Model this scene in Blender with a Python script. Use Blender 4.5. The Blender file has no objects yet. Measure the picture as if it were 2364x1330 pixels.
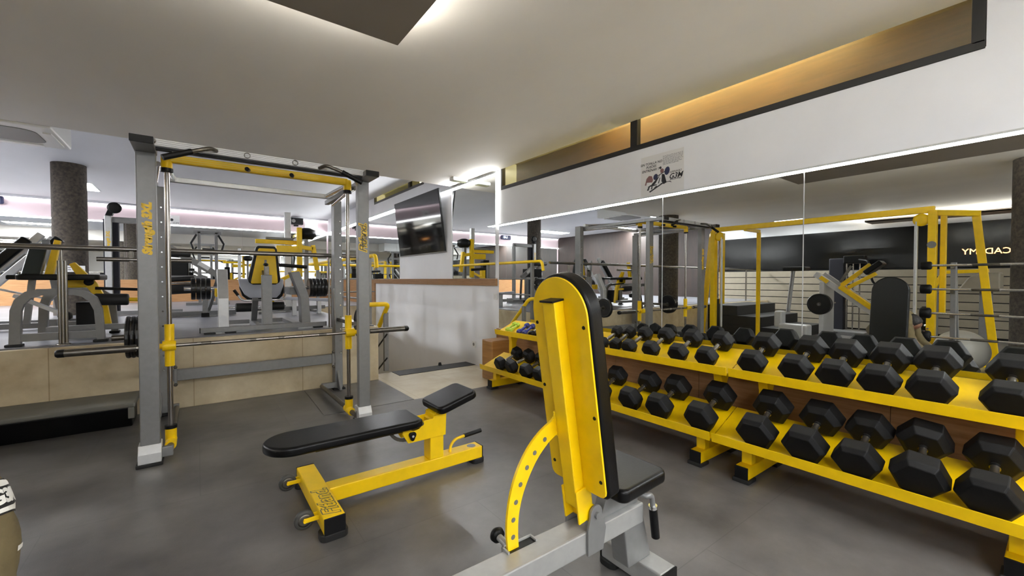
import bpy, bmesh, math, random
from math import sin, cos, pi, radians, hypot
from mathutils import Vector, Matrix

scene = bpy.context.scene
COL = scene.collection
random.seed(7)

# ------------------------------------------------------------ camera
YAW, PITCH, EYE = radians(36.85), radians(1.15), 1.25
cam_data = bpy.data.cameras.new('camera')
cam_data.sensor_width = 36.0
cam_data.lens = 36.0 * 970.0 / 2364.0
cam_data.clip_start = 0.02
cam = bpy.data.objects.new('camera', cam_data)
COL.objects.link(cam)
cam.location = (0, 0, EYE)
cam.rotation_euler = (pi / 2 - PITCH, 0, -YAW)
scene.camera = cam

# ------------------------------------------------------------ world, exposure
world = bpy.data.worlds.new('world')
scene.world = world
world.use_nodes = True
world.node_tree.nodes['Background'].inputs[0].default_value = (0.8, 0.87, 1.0, 1)
world.node_tree.nodes['Background'].inputs[1].default_value = 0.15
vs = scene.view_settings
vs.view_transform = 'Standard'
vs.look = 'None'
vs.exposure = 1.5
vs.gamma = 1.0
vs.use_curve_mapping = False
scene.cycles.use_denoising = True
scene.cycles.max_bounces = 10
scene.cycles.diffuse_bounces = 5
scene.cycles.glossy_bounces = 8
scene.cycles.transmission_bounces = 6
scene.cycles.transparent_max_bounces = 8
scene.cycles.sample_clamp_indirect = 6.0
scene.cycles.caustics_reflective = True
scene.cycles.blur_glossy = 0.6

# LED brightness of the place's own lamps and the added fill lamps (used by the lamp builders below)
LED_WALL, LED_COVE, LED_BACK, LED_PANEL, LED_STAIR, LED_FAR = 16.0, 36.0, 9.0, 18.0, 58.0, 58.0

# ------------------------------------------------------------ materials
def srgb(r, g, b):
    f = lambda c: (c / 255 / 12.92) if c / 255 <= 0.04045 else ((c / 255 + 0.055) / 1.055) ** 2.4
    return (f(r), f(g), f(b), 1)

def mat(name, col, rough=0.5, metal=0.0, noise=0.0, scale=8.0, bump=0.0, bscale=60.0, spec=0.5, coat=0.0, stretch=None, col2=None, detail=4.0):
    m = bpy.data.materials.new(name)
    m.use_nodes = True
    nt = m.node_tree
    b = nt.nodes['Principled BSDF']
    b.inputs['Base Color'].default_value = col
    b.inputs['Roughness'].default_value = rough
    b.inputs['Metallic'].default_value = metal
    b.inputs['Specular IOR Level'].default_value = spec
    b.inputs['Coat Weight'].default_value = coat
    tc = nt.nodes.new('ShaderNodeTexCoord')
    vec = tc.outputs['Object']
    if stretch:
        mp = nt.nodes.new('ShaderNodeMapping')
        mp.inputs['Scale'].default_value = stretch
        nt.links.new(vec, mp.inputs['Vector'])
        vec = mp.outputs['Vector']
    if noise > 0 or col2:
        n = nt.nodes.new('ShaderNodeTexNoise')
        n.inputs['Scale'].default_value = scale
        n.inputs['Detail'].default_value = detail
        nt.links.new(vec, n.inputs['Vector'])
        r = nt.nodes.new('ShaderNodeValToRGB')
        r.color_ramp.elements[0].position = 0.35
        r.color_ramp.elements[1].position = 0.68
        c2 = col2 if col2 else tuple(min(1, c * (1 + noise)) for c in col[:3]) + (1,)
        c1 = col if col2 else tuple(c * (1 - noise) for c in col[:3]) + (1,)
        r.color_ramp.elements[0].color = c1
        r.color_ramp.elements[1].color = c2
        nt.links.new(n.outputs['Fac'], r.inputs['Fac'])
        nt.links.new(r.outputs['Color'], b.inputs['Base Color'])
    if bump > 0:
        n2 = nt.nodes.new('ShaderNodeTexNoise')
        n2.inputs['Scale'].default_value = bscale
        n2.inputs['Detail'].default_value = 3.0
        nt.links.new(vec, n2.inputs['Vector'])
        bp = nt.nodes.new('ShaderNodeBump')
        bp.inputs['Strength'].default_value = bump
        bp.inputs['Distance'].default_value = 0.01
        nt.links.new(n2.outputs['Fac'], bp.inputs['Height'])
        nt.links.new(bp.outputs['Normal'], b.inputs['Normal'])
    return m

def emit(name, col, strength):
    m = bpy.data.materials.new(name)
    m.use_nodes = True
    nt = m.node_tree
    nt.nodes.clear()
    e = nt.nodes.new('ShaderNodeEmission')
    e.inputs[0].default_value = col
    e.inputs[1].default_value = strength
    o = nt.nodes.new('ShaderNodeOutputMaterial')
    nt.links.new(e.outputs[0], o.inputs[0])
    return m

def brick_mat(name, c1, c2, cm, w, h, mortar, rough, offset=0.0, noise_scale=3.0, axis=None, bump=0.0):
    """Slabs / rubber tiles: brick pattern times noise, in object space."""
    m = bpy.data.materials.new(name)
    m.use_nodes = True
    nt = m.node_tree
    b = nt.nodes['Principled BSDF']
    b.inputs['Roughness'].default_value = rough
    tc = nt.nodes.new('ShaderNodeTexCoord')
    vec = tc.outputs['Object']
    if axis:
        sx = nt.nodes.new('ShaderNodeSeparateXYZ')
        nt.links.new(vec, sx.inputs[0])
        cx = nt.nodes.new('ShaderNodeCombineXYZ')
        nt.links.new(sx.outputs[axis[0]], cx.inputs[0])
        nt.links.new(sx.outputs[axis[1]], cx.inputs[1])
        vec = cx.outputs[0]
    br = nt.nodes.new('ShaderNodeTexBrick')
    br.offset = offset
    br.inputs['Scale'].default_value = 1.0
    br.inputs['Brick Width'].default_value = w
    br.inputs['Row Height'].default_value = h
    br.inputs['Mortar Size'].default_value = mortar
    br.inputs['Mortar Smooth'].default_value = 0.2
    br.inputs['Color1'].default_value = (1, 1, 1, 1)
    br.inputs['Color2'].default_value = (.9, .9, .9, 1)
    br.inputs['Mortar'].default_value = cm
    nt.links.new(vec, br.inputs['Vector'])
    n = nt.nodes.new('ShaderNodeTexNoise')
    n.inputs['Scale'].default_value = noise_scale
    n.inputs['Detail'].default_value = 7.0
    n.inputs['Roughness'].default_value = 0.62
    nt.links.new(tc.outputs['Object'], n.inputs['Vector'])
    r = nt.nodes.new('ShaderNodeValToRGB')
    r.color_ramp.elements[0].position = 0.32
    r.color_ramp.elements[1].position = 0.7
    r.color_ramp.elements[0].color = c1
    r.color_ramp.elements[1].color = c2
    nt.links.new(n.outputs['Fac'], r.inputs['Fac'])
    mx = nt.nodes.new('ShaderNodeMix')
    mx.data_type = 'RGBA'
    mx.blend_type = 'MULTIPLY'
    mx.inputs['Factor'].default_value = 1.0
    nt.links.new(r.outputs['Color'], mx.inputs['A'])
    nt.links.new(br.outputs['Color'], mx.inputs['B'])
    nt.links.new(mx.outputs['Result'], b.inputs['Base Color'])
    if bump:
        n2 = nt.nodes.new('ShaderNodeTexNoise')
        n2.inputs['Scale'].default_value = 180.0
        nt.links.new(tc.outputs['Object'], n2.inputs['Vector'])
        bp = nt.nodes.new('ShaderNodeBump')
        bp.inputs['Strength'].default_value = bump
        bp.inputs['Distance'].default_value = 0.004
        nt.links.new(n2.outputs['Fac'], bp.inputs['Height'])
        nt.links.new(bp.outputs['Normal'], b.inputs['Normal'])
    return m

def mirror_mat(name, tint):
    m = bpy.data.materials.new(name)
    m.use_nodes = True
    b = m.node_tree.nodes['Principled BSDF']
    b.inputs['Base Color'].default_value = tint
    b.inputs['Metallic'].default_value = 1.0
    b.inputs['Roughness'].default_value = 0.0
    return m

def glass_mat(name, tint, refl):
    m = bpy.data.materials.new(name)
    m.use_nodes = True
    nt = m.node_tree
    nt.nodes.clear()
    t = nt.nodes.new('ShaderNodeBsdfTransparent')
    t.inputs[0].default_value = tint
    g = nt.nodes.new('ShaderNodeBsdfGlossy')
    g.inputs['Roughness'].default_value = 0.02
    mx = nt.nodes.new('ShaderNodeMixShader')
    mx.inputs[0].default_value = refl
    nt.links.new(t.outputs[0], mx.inputs[1])
    nt.links.new(g.outputs[0], mx.inputs[2])
    o = nt.nodes.new('ShaderNodeOutputMaterial')
    nt.links.new(mx.outputs[0], o.inputs[0])
    return m

M = dict(
    yellow=mat('yellow_paint', srgb(238, 196, 4), 0.36, noise=0.05, scale=14, bump=0.03, bscale=220, spec=0.4),
    silver_mid=mat('mid_silver_paint', srgb(160, 160, 158), 0.36, metal=0.35, noise=0.04, scale=30, bump=0.03, bscale=400),
    silver=mat('silver_paint', srgb(124, 124, 124), 0.4, metal=0.35, noise=0.04, scale=30, bump=0.05, bscale=400),
    silver_light=mat('light_silver_paint', srgb(196, 197, 198), 0.34, metal=0.35, noise=0.03, scale=30),
    steel=mat('brushed_steel', srgb(150, 146, 140), 0.24, metal=1.0, noise=0.08, scale=10),
    chrome=mat('chrome', srgb(215, 215, 215), 0.1, metal=1.0),
    worn=mat('worn_steel', srgb(105, 101, 94), 0.34, metal=0.9, noise=0.18, scale=24),
    black=mat('black_plastic', srgb(10, 10, 11), 0.45, noise=0.1, scale=20, spec=0.25),
    hexrub=mat('hex_rubber', srgb(9, 9, 10), 0.55, noise=0.25, scale=30, bump=0.1, bscale=260, spec=0.25),
    rubberfoot=mat('rubber_foot', srgb(18, 18, 18), 0.7),
    leather=mat('black_vinyl', srgb(9, 9, 10), 0.34, noise=0.12, scale=9, bump=0.05, bscale=160, spec=0.22),
    foam=mat('foam_roller', srgb(10, 10, 11), 0.55, bump=0.1, bscale=200),
    plate=mat('weight_plate', srgb(9, 9, 10), 0.3, noise=0.2, scale=20),
    wood=mat('beech_wood', srgb(164, 124, 84), 0.38, stretch=(2.2, 2.2, 30), scale=2.2, col2=srgb(144, 104, 66), detail=6, spec=0.4),
    woodx=mat('beech_wood_box', srgb(178, 132, 78), 0.3, stretch=(1, 1, 14), scale=3, col2=srgb(158, 112, 62), detail=6, coat=0.2),
    wooddark=mat('dark_wood', srgb(40, 27, 21), 0.6, stretch=(3, 3, 0.6), scale=4, col2=srgb(28, 18, 15)),
    white=mat('white_plaster', srgb(230, 231, 234), 0.75, noise=0.02, scale=3, bump=0.03, bscale=20),
    pink=mat('pale_pink_plaster', srgb(205, 186, 190), 0.6, noise=0.02, scale=3),
    ceil=mat('ceiling_plaster', srgb(224, 219, 211), 0.7, noise=0.035, scale=1.6, bump=0.12, bscale=5, stretch=(1, 0.5, 1)),
    ceilfar=mat('far_ceiling_plaster', srgb(206, 207, 210), 0.6, noise=0.05, scale=1.2, bump=0.12, bscale=4, stretch=(1, 0.35, 1)),
    panel=mat('ceiling_panel_paint', srgb(136, 127, 116), 0.8, noise=0.04, scale=2),
    concrete=mat('rough_concrete', srgb(80, 72, 63), 0.9, scale=26, col2=srgb(50, 45, 40), bump=0.6, bscale=45, detail=8),
    darkframe=mat('dark_window_frame', srgb(30, 30, 30), 0.35),
    screen=mat('screen_glass', srgb(8, 8, 9), 0.06, spec=0.9),
    paper=mat('paper', srgb(220, 219, 217), 0.75),
    ink=mat('ink', srgb(40, 40, 42), 0.6),
    inkgrey=mat('grey_ink', srgb(120, 120, 122), 0.6),
    inkblue=mat('navy_ink', srgb(42, 46, 80), 0.5),
    inkpink=mat('brown_ink', srgb(128, 92, 90), 0.6),
    textyellow=mat('yellow_vinyl_letters', srgb(232, 190, 20), 0.4),
    textoutline=mat('pale_yellow_vinyl', srgb(226, 206, 90), 0.4),
    textgrey=mat('grey_vinyl_letters', srgb(98, 92, 74), 0.5),
    whiteplastic=mat('white_plastic', srgb(226, 226, 224), 0.35),
    greyplastic=mat('grey_plastic', srgb(120, 119, 116), 0.45),
    wheelrub=mat('wheel_rubber', srgb(56, 55, 52), 0.6),
    dustgrey=mat('dusty_grey_rubber', srgb(96, 95, 88), 0.6, noise=0.08, scale=8),
    lime=mat('lime_vinyl', srgb(178, 204, 60), 0.35),
    bluev=mat('blue_vinyl', srgb(38, 48, 128), 0.35),
    olive=mat('olive_cotton', srgb(98, 86, 58), 0.9, noise=0.12, scale=14, bump=0.35, bscale=30),
    navy=mat('dark_cotton', srgb(30, 30, 38), 0.85, bump=0.2, bscale=40),
    skin=mat('skin', srgb(122, 84, 64), 0.5),
    hair=mat('dark_hair', srgb(28, 22, 19), 0.6, bump=0.5, bscale=120),
    seatgrey=mat('pale_grey_vinyl', srgb(176, 180, 192), 0.4),
    greenvinyl=mat('dark_green_vinyl', srgb(22, 30, 25), 0.4),
    rodsteel=mat('rod_steel', srgb(158, 153, 148), 0.2, metal=1.0),
    glassdark=mat('dark_glass', srgb(13, 13, 13), 0.16, spec=0.35),
    slat=mat('pale_slat', srgb(132, 124, 108), 0.5, noise=0.05),
    ball=mat('silver_ball_vinyl', srgb(170, 168, 160), 0.35, bump=0.05),
    blacktread=mat('black_tread', srgb(34, 33, 33), 0.6, bump=0.2, bscale=120),
    patch=mat('black_print', srgb(22, 20, 18), 0.7),
    patchwhite=mat('white_print', srgb(228, 226, 220), 0.7),
    orange=mat('orange_wood', srgb(118, 84, 48), 0.5, stretch=(1, 1, 16), scale=3, col2=srgb(92, 66, 40)),
    olivewall=mat('olive_wall', srgb(150, 150, 118), 0.7, noise=0.05),
    greywallboard=mat('grey_board', srgb(70, 58, 44), 0.6),
    mirror=mirror_mat('mirror_silver', (0.80, 0.82, 0.80, 1)),
    glass=glass_mat('tinted_pane', (0.80, 0.82, 0.66, 1), 0.17),
    floor=brick_mat('rubber_flooring', srgb(68, 66, 65), srgb(118, 115, 113), (.78, .78, .78, 1), 1.25, 1.0, 0.003, 0.35, 0.5, 1.3, bump=0.10),
    floorup=brick_mat('platform_rubber', srgb(92, 93, 98), srgb(122, 123, 130), (.75, .75, .75, 1), 1.0, 1.0, 0.004, 0.34, 0.0, 1.5, bump=0.2),
    marble=brick_mat('beige_marble', srgb(174, 157, 126), srgb(212, 198, 168), (.62, .57, .5, 1), 0.976, 1.36, 0.004, 0.42, 0.0, 2.6, axis=(0, 2)),
    tile=brick_mat('cream_floor_tile', srgb(196, 184, 158), srgb(216, 206, 184), (.82, .8, .76, 1), 0.62, 0.62, 0.003, 0.16, 0.0, 2.0),
    led_wall=emit('wall_led', (1.0, 1.0, 0.96, 1), LED_WALL),
    led_corner=emit('corner_led', (1.0, 1.0, 0.96, 1), LED_WALL * 0.5),
    led_back=emit('back_led', (0.97, 0.98, 1.0, 1), LED_BACK),
    led_cove=emit('cove_led', (1.0, 0.98, 0.92, 1), LED_COVE),
    led_stair=emit('stair_led', (0.97, 0.98, 1.0, 1), LED_STAIR),
    led_far=emit('far_ceiling_lamp', (0.95, 0.97, 1.0, 1), LED_FAR),
    led_bright=emit('bright_cove_led', (1.0, 0.97, 0.9, 1), LED_COVE * 10.0),
    led_panel=emit('ceiling_lamp', (0.97, 0.99, 1.0, 1), LED_PANEL),
    sign_glow=emit('orange_sign', (1.0, 0.42, 0.12, 1), 3.0),
    warm_lamp=emit('warm_lamp', (1.0, 0.8, 0.55, 1), 18.0),
    sign_blue=emit('blue_sign', (0.55, 0.66, 1.0, 1), 1.6),
)

# ------------------------------------------------------------ mesh builder
class MB:
    """Collects shapes in world (or thing-local) coordinates; build() links them as ONE mesh object."""
    def __init__(s):
        s.v, s.f, s.sm = [], [], []
    def add(s, vs_, fs, smooth=False):
        o = len(s.v)
        s.v += [tuple(p) for p in vs_]
        s.f += [tuple(i + o for i in f) for f in fs]
        s.sm += [smooth] * len(fs)
        return s
    def box(s, x0, x1, y0, y1, z0, z1):
        v = [(x, y, z) for z in (z0, z1) for x, y in ((x0, y0), (x1, y0), (x1, y1), (x0, y1))]
        return s.add(v, [(3, 2, 1, 0), (4, 5, 6, 7), (0, 1, 5, 4), (1, 2, 6, 5), (2, 3, 7, 6), (3, 0, 4, 7)])
    def obox(s, c, size, rot=None):
        r = rot or Matrix.Identity(3)
        h = [k / 2 for k in size]
        v = [Vector(c) + r @ Vector((sx * h[0], sy * h[1], sz * h[2])) for sz in (-1, 1) for sx, sy in ((-1, -1), (1, -1), (1, 1), (-1, 1))]
        return s.add(v, [(3, 2, 1, 0), (4, 5, 6, 7), (0, 1, 5, 4), (1, 2, 6, 5), (2, 3, 7, 6), (3, 0, 4, 7)])
    def bar(s, p, q, w, h, up=(0, 0, 1)):
        """Rectangular tube from p to q, w across, h along up."""
        p, q = Vector(p), Vector(q)
        d = (q - p).normalized()
        u = Vector(up)
        a = d.cross(u)
        if a.length < 1e-4:
            a = d.cross(Vector((0, 1, 0)))
        a.normalize()
        u = a.cross(d).normalized()
        v = [b + a * sx * w / 2 + u * sy * h / 2 for b in (p, q) for sx, sy in ((-1, -1), (1, -1), (1, 1), (-1, 1))]
        return s.add(v, [(0, 1, 2, 3), (7, 6, 5, 4), (0, 4, 5, 1), (1, 5, 6, 2), (2, 6, 7, 3), (3, 7, 4, 0)])
    def tube(s, pts, r, n=12, cap=True):
        pts = [Vector(p) for p in pts]
        rr = r if isinstance(r, (list, tuple)) else [r] * len(pts)
        rings = []
        up = None
        for i, p in enumerate(pts):
            if i == 0: d = pts[1] - p
            elif i == len(pts) - 1: d = p - pts[i - 1]
            else: d = (pts[i + 1] - p).normalized() + (p - pts[i - 1]).normalized()
            d = d.normalized() if d.length > 1e-9 else Vector((0, 0, 1))
            if up is None:
                up = Vector((0, 0, 1)) if abs(d.z) < 0.9 else Vector((1, 0, 0))
            a = d.cross(up).normalized()
            up = a.cross(d).normalized()
            k = 1.0
            rings.append([p + (a * cos(2 * pi * j / n) + up * sin(2 * pi * j / n)) * rr[i] * k for j in range(n)])
        v = [q for ring in rings for q in ring]
        f = [(i * n + j, i * n + (j + 1) % n, (i + 1) * n + (j + 1) % n, (i + 1) * n + j) for i in range(len(pts) - 1) for j in range(n)]
        s.add(v, f, True)
        if cap:
            m = len(pts) - 1
            s.add(rings[0] + rings[m], [tuple(reversed(range(n))), tuple(range(n, 2 * n))])
        return s
    def cyl(s, p, q, r, r2=None, n=20):
        return s.tube([p, q], [r, r if r2 is None else r2], n)
    def prism(s, poly, axis, a, b):
        """Extrude a 2D polygon: axis 'x' -> poly is (y,z); 'y' -> (x,z); 'z' -> (x,y)."""
        def P(u, w, t):
            return {'x': (t, u, w), 'y': (u, t, w), 'z': (u, w, t)}[axis]
        n = len(poly)
        v = [P(u, w, a) for u, w in poly] + [P(u, w, b) for u, w in poly]
        f = [tuple(reversed(range(n))), tuple(range(n, 2 * n))] + [(i, (i + 1) % n, n + (i + 1) % n, n + i) for i in range(n)]
        return s.add(v, f)
    def lathe(s, prof, p, d, n=28):
        """prof: list of (distance along d, radius)."""
        p, d = Vector(p), Vector(d).normalized()
        a = d.cross(Vector((0, 0, 1)) if abs(d.z) < 0.9 else Vector((1, 0, 0))).normalized()
        b = d.cross(a)
        v = [p + d * t + (a * cos(2 * pi * j / n) + b * sin(2 * pi * j / n)) * r for t, r in prof for j in range(n)]
        f = [(i * n + j, i * n + (j + 1) % n, (i + 1) * n + (j + 1) % n, (i + 1) * n + j) for i in range(len(prof) - 1) for j in range(n)]
        s.add(v, f, True)
        s.add([v[j] for j in range(n)] + [v[(len(prof) - 1) * n + j] for j in range(n)], [tuple(reversed(range(n))), tuple(range(n, 2 * n))])
        return s
    def ring(s, prof, p, d, n=28):
        """Closed revolved ring (a disc with a hole)."""
        p, d = Vector(p), Vector(d).normalized()
        a = d.cross(Vector((0, 0, 1)) if abs(d.z) < 0.9 else Vector((1, 0, 0))).normalized()
        b = d.cross(a)
        v = [p + d * t + (a * cos(2 * pi * j / n) + b * sin(2 * pi * j / n)) * r for t, r in prof for j in range(n)]
        k = len(prof)
        return s.add(v, [(i * n + j, i * n + (j + 1) % n, ((i + 1) % k) * n + (j + 1) % n, ((i + 1) % k) * n + j) for i in range(k) for j in range(n)])
    def hexa(s, prof, p, d, up):
        """Hexagonal (flat side down) lofted profile along d."""
        p, d = Vector(p), Vector(d).normalized()
        a = d.cross(Vector(up)).normalized()
        b = a.cross(d).normalized()
        v = [p + d * t + (a * cos(pi / 3 * j) + b * sin(pi / 3 * j)) * r for t, r in prof for j in range(6)]
        f = [(i * 6 + j, i * 6 + (j + 1) % 6, (i + 1) * 6 + (j + 1) % 6, (i + 1) * 6 + j) for i in range(len(prof) - 1) for j in range(6)]
        f += [tuple(reversed(range(6))), tuple(range((len(prof) - 1) * 6, len(prof) * 6))]
        return s.add(v, f)
    def build(s, name, m, parent=None, bev=0.0, seg=2, sub=0, origin=None):
        base = Vector(origin) if origin is not None else (BASE.get(parent.name, Vector((0, 0, 0))) if parent else Vector((0, 0, 0)))
        me = bpy.data.meshes.new(name)
        me.from_pydata([Vector(p) - base for p in s.v], [], s.f)
        bm = bmesh.new()
        bm.from_mesh(me)
        bmesh.ops.recalc_face_normals(bm, faces=bm.faces)
        bm.to_mesh(me)
        bm.free()
        me.polygons.foreach_set('use_smooth', s.sm)
        me.materials.append(M[m] if isinstance(m, str) else m)
        o = bpy.data.objects.new(name, me)
        COL.objects.link(o)
        if parent:
            o.parent = parent
            BASE[o.name] = base
        else:
            o.location = base
            BASE[o.name] = base
        if bev > 0:
            b = o.modifiers.new('bevel', 'BEVEL')
            b.width = bev
            b.segments = seg
            b.limit_method = 'ANGLE'
            b.angle_limit = radians(38)
            if seg >= 3:
                me.polygons.foreach_set('use_smooth', [True] * len(me.polygons))
                wn = o.modifiers.new('normals', 'WEIGHTED_NORMAL')
                wn.keep_sharp = True
        if sub:
            b = o.modifiers.new('sub', 'SUBSURF')
            b.levels = sub
            b.render_levels = sub
        return o

BASE = {}
def tag(o, label, cat, group=None, kind=None):
    if label: o['label'] = label
    if cat: o['category'] = cat
    if group: o['group'] = group
    if kind: o['kind'] = kind
    return o

def thing(name, label, cat, base, group=None, rot=None):
    o = bpy.data.objects.new(name, None)
    o.empty_display_size = 0.1
    COL.objects.link(o)
    o.location = base
    if rot: o.rotation_euler = rot
    BASE[o.name] = Vector((0, 0, 0)) if rot else Vector(base)
    return tag(o, label, cat, group)

def struct(name, mb, m, bev=0.0, label=None):
    o = mb.build(name, m, None, bev)
    o['kind'] = 'structure'
    if label: o['label'] = label
    return o

def fillet(pts, r, n=5):
    """Round the corners of a polyline for bent tubes."""
    pts = [Vector(p) for p in pts]
    out = [pts[0]]
    for i in range(1, len(pts) - 1):
        a, b, c = pts[i - 1], pts[i], pts[i + 1]
        d1, d2 = (a - b).normalized(), (c - b).normalized()
        k = min(r, (a - b).length * 0.49, (c - b).length * 0.49)
        p, q = b + d1 * k, b + d2 * k
        for j in range(n + 1):
            t = j / n
            out.append(p * (1 - t) ** 2 + b * 2 * t * (1 - t) + q * t * t)
    out.append(pts[-1])
    return out

def rrect(x0, x1, y0, y1, r, n=5):
    r = min(r, (x1 - x0) / 2 - 1e-5, (y1 - y0) / 2 - 1e-5)
    out = []
    for cx, cy, a0 in ((x1 - r, y1 - r, 0), (x0 + r, y1 - r, 90), (x0 + r, y0 + r, 180), (x1 - r, y0 + r, 270)):
        for j in range(n + 1):
            a = radians(a0 + 90 * j / n)
            out.append((cx + r * cos(a), cy + r * sin(a)))
    return out

def text_mesh(body, size, shear=0.0, extrude=0.0015, bold=0.0, align='CENTER', spacing=1.0):
    """Vertices and faces of a line of lettering in the XY plane, centred."""
    c = bpy.data.curves.new('lettering', 'FONT')
    c.body = body
    c.size = size
    c.shear = shear
    c.extrude = extrude
    c.offset = bold
    c.align_x = align
    c.align_y = 'CENTER'
    c.space_character = spacing
    c.resolution_u = 3
    o = bpy.data.objects.new('lettering', c)
    COL.objects.link(o)
    dg = bpy.context.evaluated_depsgraph_get()
    me = o.evaluated_get(dg).to_mesh()
    v = [tuple(p.co) for p in me.vertices]
    f = [tuple(p.vertices) for p in me.polygons]
    o.evaluated_get(dg).to_mesh_clear()
    bpy.data.objects.remove(o)
    bpy.data.curves.remove(c)
    return v, f

def place_text(mb, body, size, origin, right, up, **k):
    """Lettering laid on a surface: right and up are the directions the text runs and stands."""
    v, f = text_mesh(body, size, **k)
    r, u = Vector(right).normalized(), Vector(up).normalized()
    w = r.cross(u)
    o = Vector(origin)
    mb.add([o + r * x + u * y + w * z for x, y, z in v], f)
    return mb
# ============================================================ the room
XR, YB, ZC, ZF, XL, YN, ZP, YP, XP = 3.25, 13.85, 2.715, 3.10, -6.5, -3.5, 0.68, 5.18, 1.80

# floors
struct('floor', MB().prism([(XL, YN), (XR, YN), (XR, 4.10), (XP, 4.10), (XP, YP), (XL, YP)], 'z', -0.2, 0.0), 'floor')
struct('floor_landing', MB().prism([(XP, 4.10), (XR, 4.10), (XR, 5.50), (XP, 5.50)], 'z', -0.2, 0.0), 'tile')
struct('trim_1', MB().box(2.09, XR - 0.002, 5.225, 5.502, -0.05, 0.006), 'blacktread')
st = MB()
for k in range(9):
    st.box(XP, XR, 5.50 + 0.28 * k, 5.50 + 0.28 * (k + 1), -0.2 - 0.17 * (k + 1), -0.17 * (k + 1))
st.box(XP, XR, 8.02, 9.5, -1.8, -1.6)
struct('floor_stairs', st, 'tile')
# raised platform: marble base, rubber on top
pb = MB().box(XL, XP, YP, 9.5, 0.0, ZP - 0.012).box(XL, XR, 9.5, YB, -1.7, ZP - 0.012).box(XP - 0.12, XP, 5.3, 9.5, -1.7, 0)
o = pb.build('floor_platform', 'marble', None, 0.004, origin=(-0.037, 0, 0))
o['kind'] = 'structure'
pr = MB().box(XL, XP - 0.03, YP + 0.07, 9.5, ZP - 0.012, ZP).box(XL, XR, 9.5, YB, ZP - 0.012, ZP)
struct('floor_platform_rubber', pr, 'floorup')

# walls. right wall: mirror wall in front, stair wall behind, one plane
w = MB()
w.box(XR, XR + 0.25, YN, 4.64, -0.2, 2.445)
w.box(XR, XR + 0.25, YN, 0.285, 2.445, ZC + .1)
w.box(XR, XR + 0.25, 4.57, 4.68, 2.445, ZC + .1)
w.box(XR, XR + 0.25, 4.64, YB, -1.8, 2.975)
w.box(XR, XR + 0.25, 4.64, 6.95, 2.975, ZF + .1)
w.box(XR, XR + 0.25, 9.56, YB, 2.975, ZF + .1)
struct('wall_right', w, 'white')
struct('wall_back', MB().box(XL, XR, YB, YB + 0.2, -0.2, ZF + 0.1), 'pink')
struct('wall_left', MB().box(XL - 0.2, XL, YN, YB, -0.2, ZF + 0.1), 'white')
struct('wall_front', MB().box(XL, XR + 0.25, YN - 0.2, YN, -0.2, ZF + 0.1), 'white')

# ceilings: low one in front, high one over the platform
struct('ceiling', MB().box(XL, XR, YN, 5.90, ZC, ZC + 0.08).box(XL, XR, 5.84, 5.8995, ZC + 0.01, ZF), 'ceil')
struct('ceiling_platform', MB().box(XL, XR, 5.84, YB, ZF, ZF + 0.08), 'ceilfar')

# wood wainscot under the far mirrors, wood cap of the stair wall, wood skirting under the mirror wall
struct('baseboard_back', MB().box(XL, XR - 0.02, YB - 0.03, YB, ZP, 1.25), 'wood', 0.003)
struct('baseboard_right', MB().box(XR - 0.03, XR, 9.50, YB - 0.03, ZP, 1.25), 'wood', 0.003)
cap = MB().box(XR - 0.035, XR, 4.66, 6.75, 1.165, 1.262).box(XR - 0.035, XR, 6.755, 9.50, 1.165, 1.262)
struct('trim_2', cap, 'wood', 0.003)
sk = MB()
ys = [-3.4, -1.6, 0.62, 1.78, 2.62, 3.60, 4.62]
for a, b in zip(ys[:-1], ys[1:]):
    sk.box(XR - 0.05, XR, a + 0.0015, b - 0.0015, 0.0, 0.60)
struct('baseboard_mirror_wall', sk, 'wood', 0.002)
# white panel that carries the television
struct('trim_3', MB().box(XR - 0.016, XR, 5.905, 8.04, 1.262, 2.655), 'white')

# mirrors
def mirror(name, label, y0, y1, z0, z1, x=XR):
    o = MB().box(x - 0.008, x - 0.001, y0 + 0.002, y1 - 0.002, z0, z1).build(name, 'mirror', None)
    tag(o, label, 'mirror', None, 'structure')
    e = MB()
    e.box(x - 0.0095, x - 0.0005, y0 - 0.002, y0 + 0.002, z0, z1)
    return o
mirror('wall_mirror', 'wall mirror behind the dumbbell rack, panel next to the stair opening', 2.145, 4.62, 0.605, 1.965)
mirror('wall_mirror', 'narrow wall mirror panel in the middle of the mirror wall over the racks', 1.083, 2.145, 0.605, 1.965)
mirror('wall_mirror', 'wall mirror panel at the camera end of the mirror wall', -3.4, 1.083, 0.605, 1.965)
mirror('wall_mirror', 'tall mirror strip between the television panel and the lit corner', 4.70, 5.90, 1.265, 2.655)
mirror('wall_mirror', 'side wall mirror on the platform past the television', 8.045, YB - .04, 1.265, 2.62)
for k, (a, b) in enumerate(((-6.4, -3.6), (-3.6, -1.37), (-1.37, 1.02), (1.02, 3.22))):
    m = MB().box(a + .002, b - .002, YB - 0.008, YB - 0.001, 1.25, 2.625).build('wall_mirror', 'mirror')
    tag(m, 'mirror panel %s on the far wall under the pink band' % ('outermost left', 'second from the left', 'third from the left', 'next to the far right corner')[k], 'mirror', None, 'structure')

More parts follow.
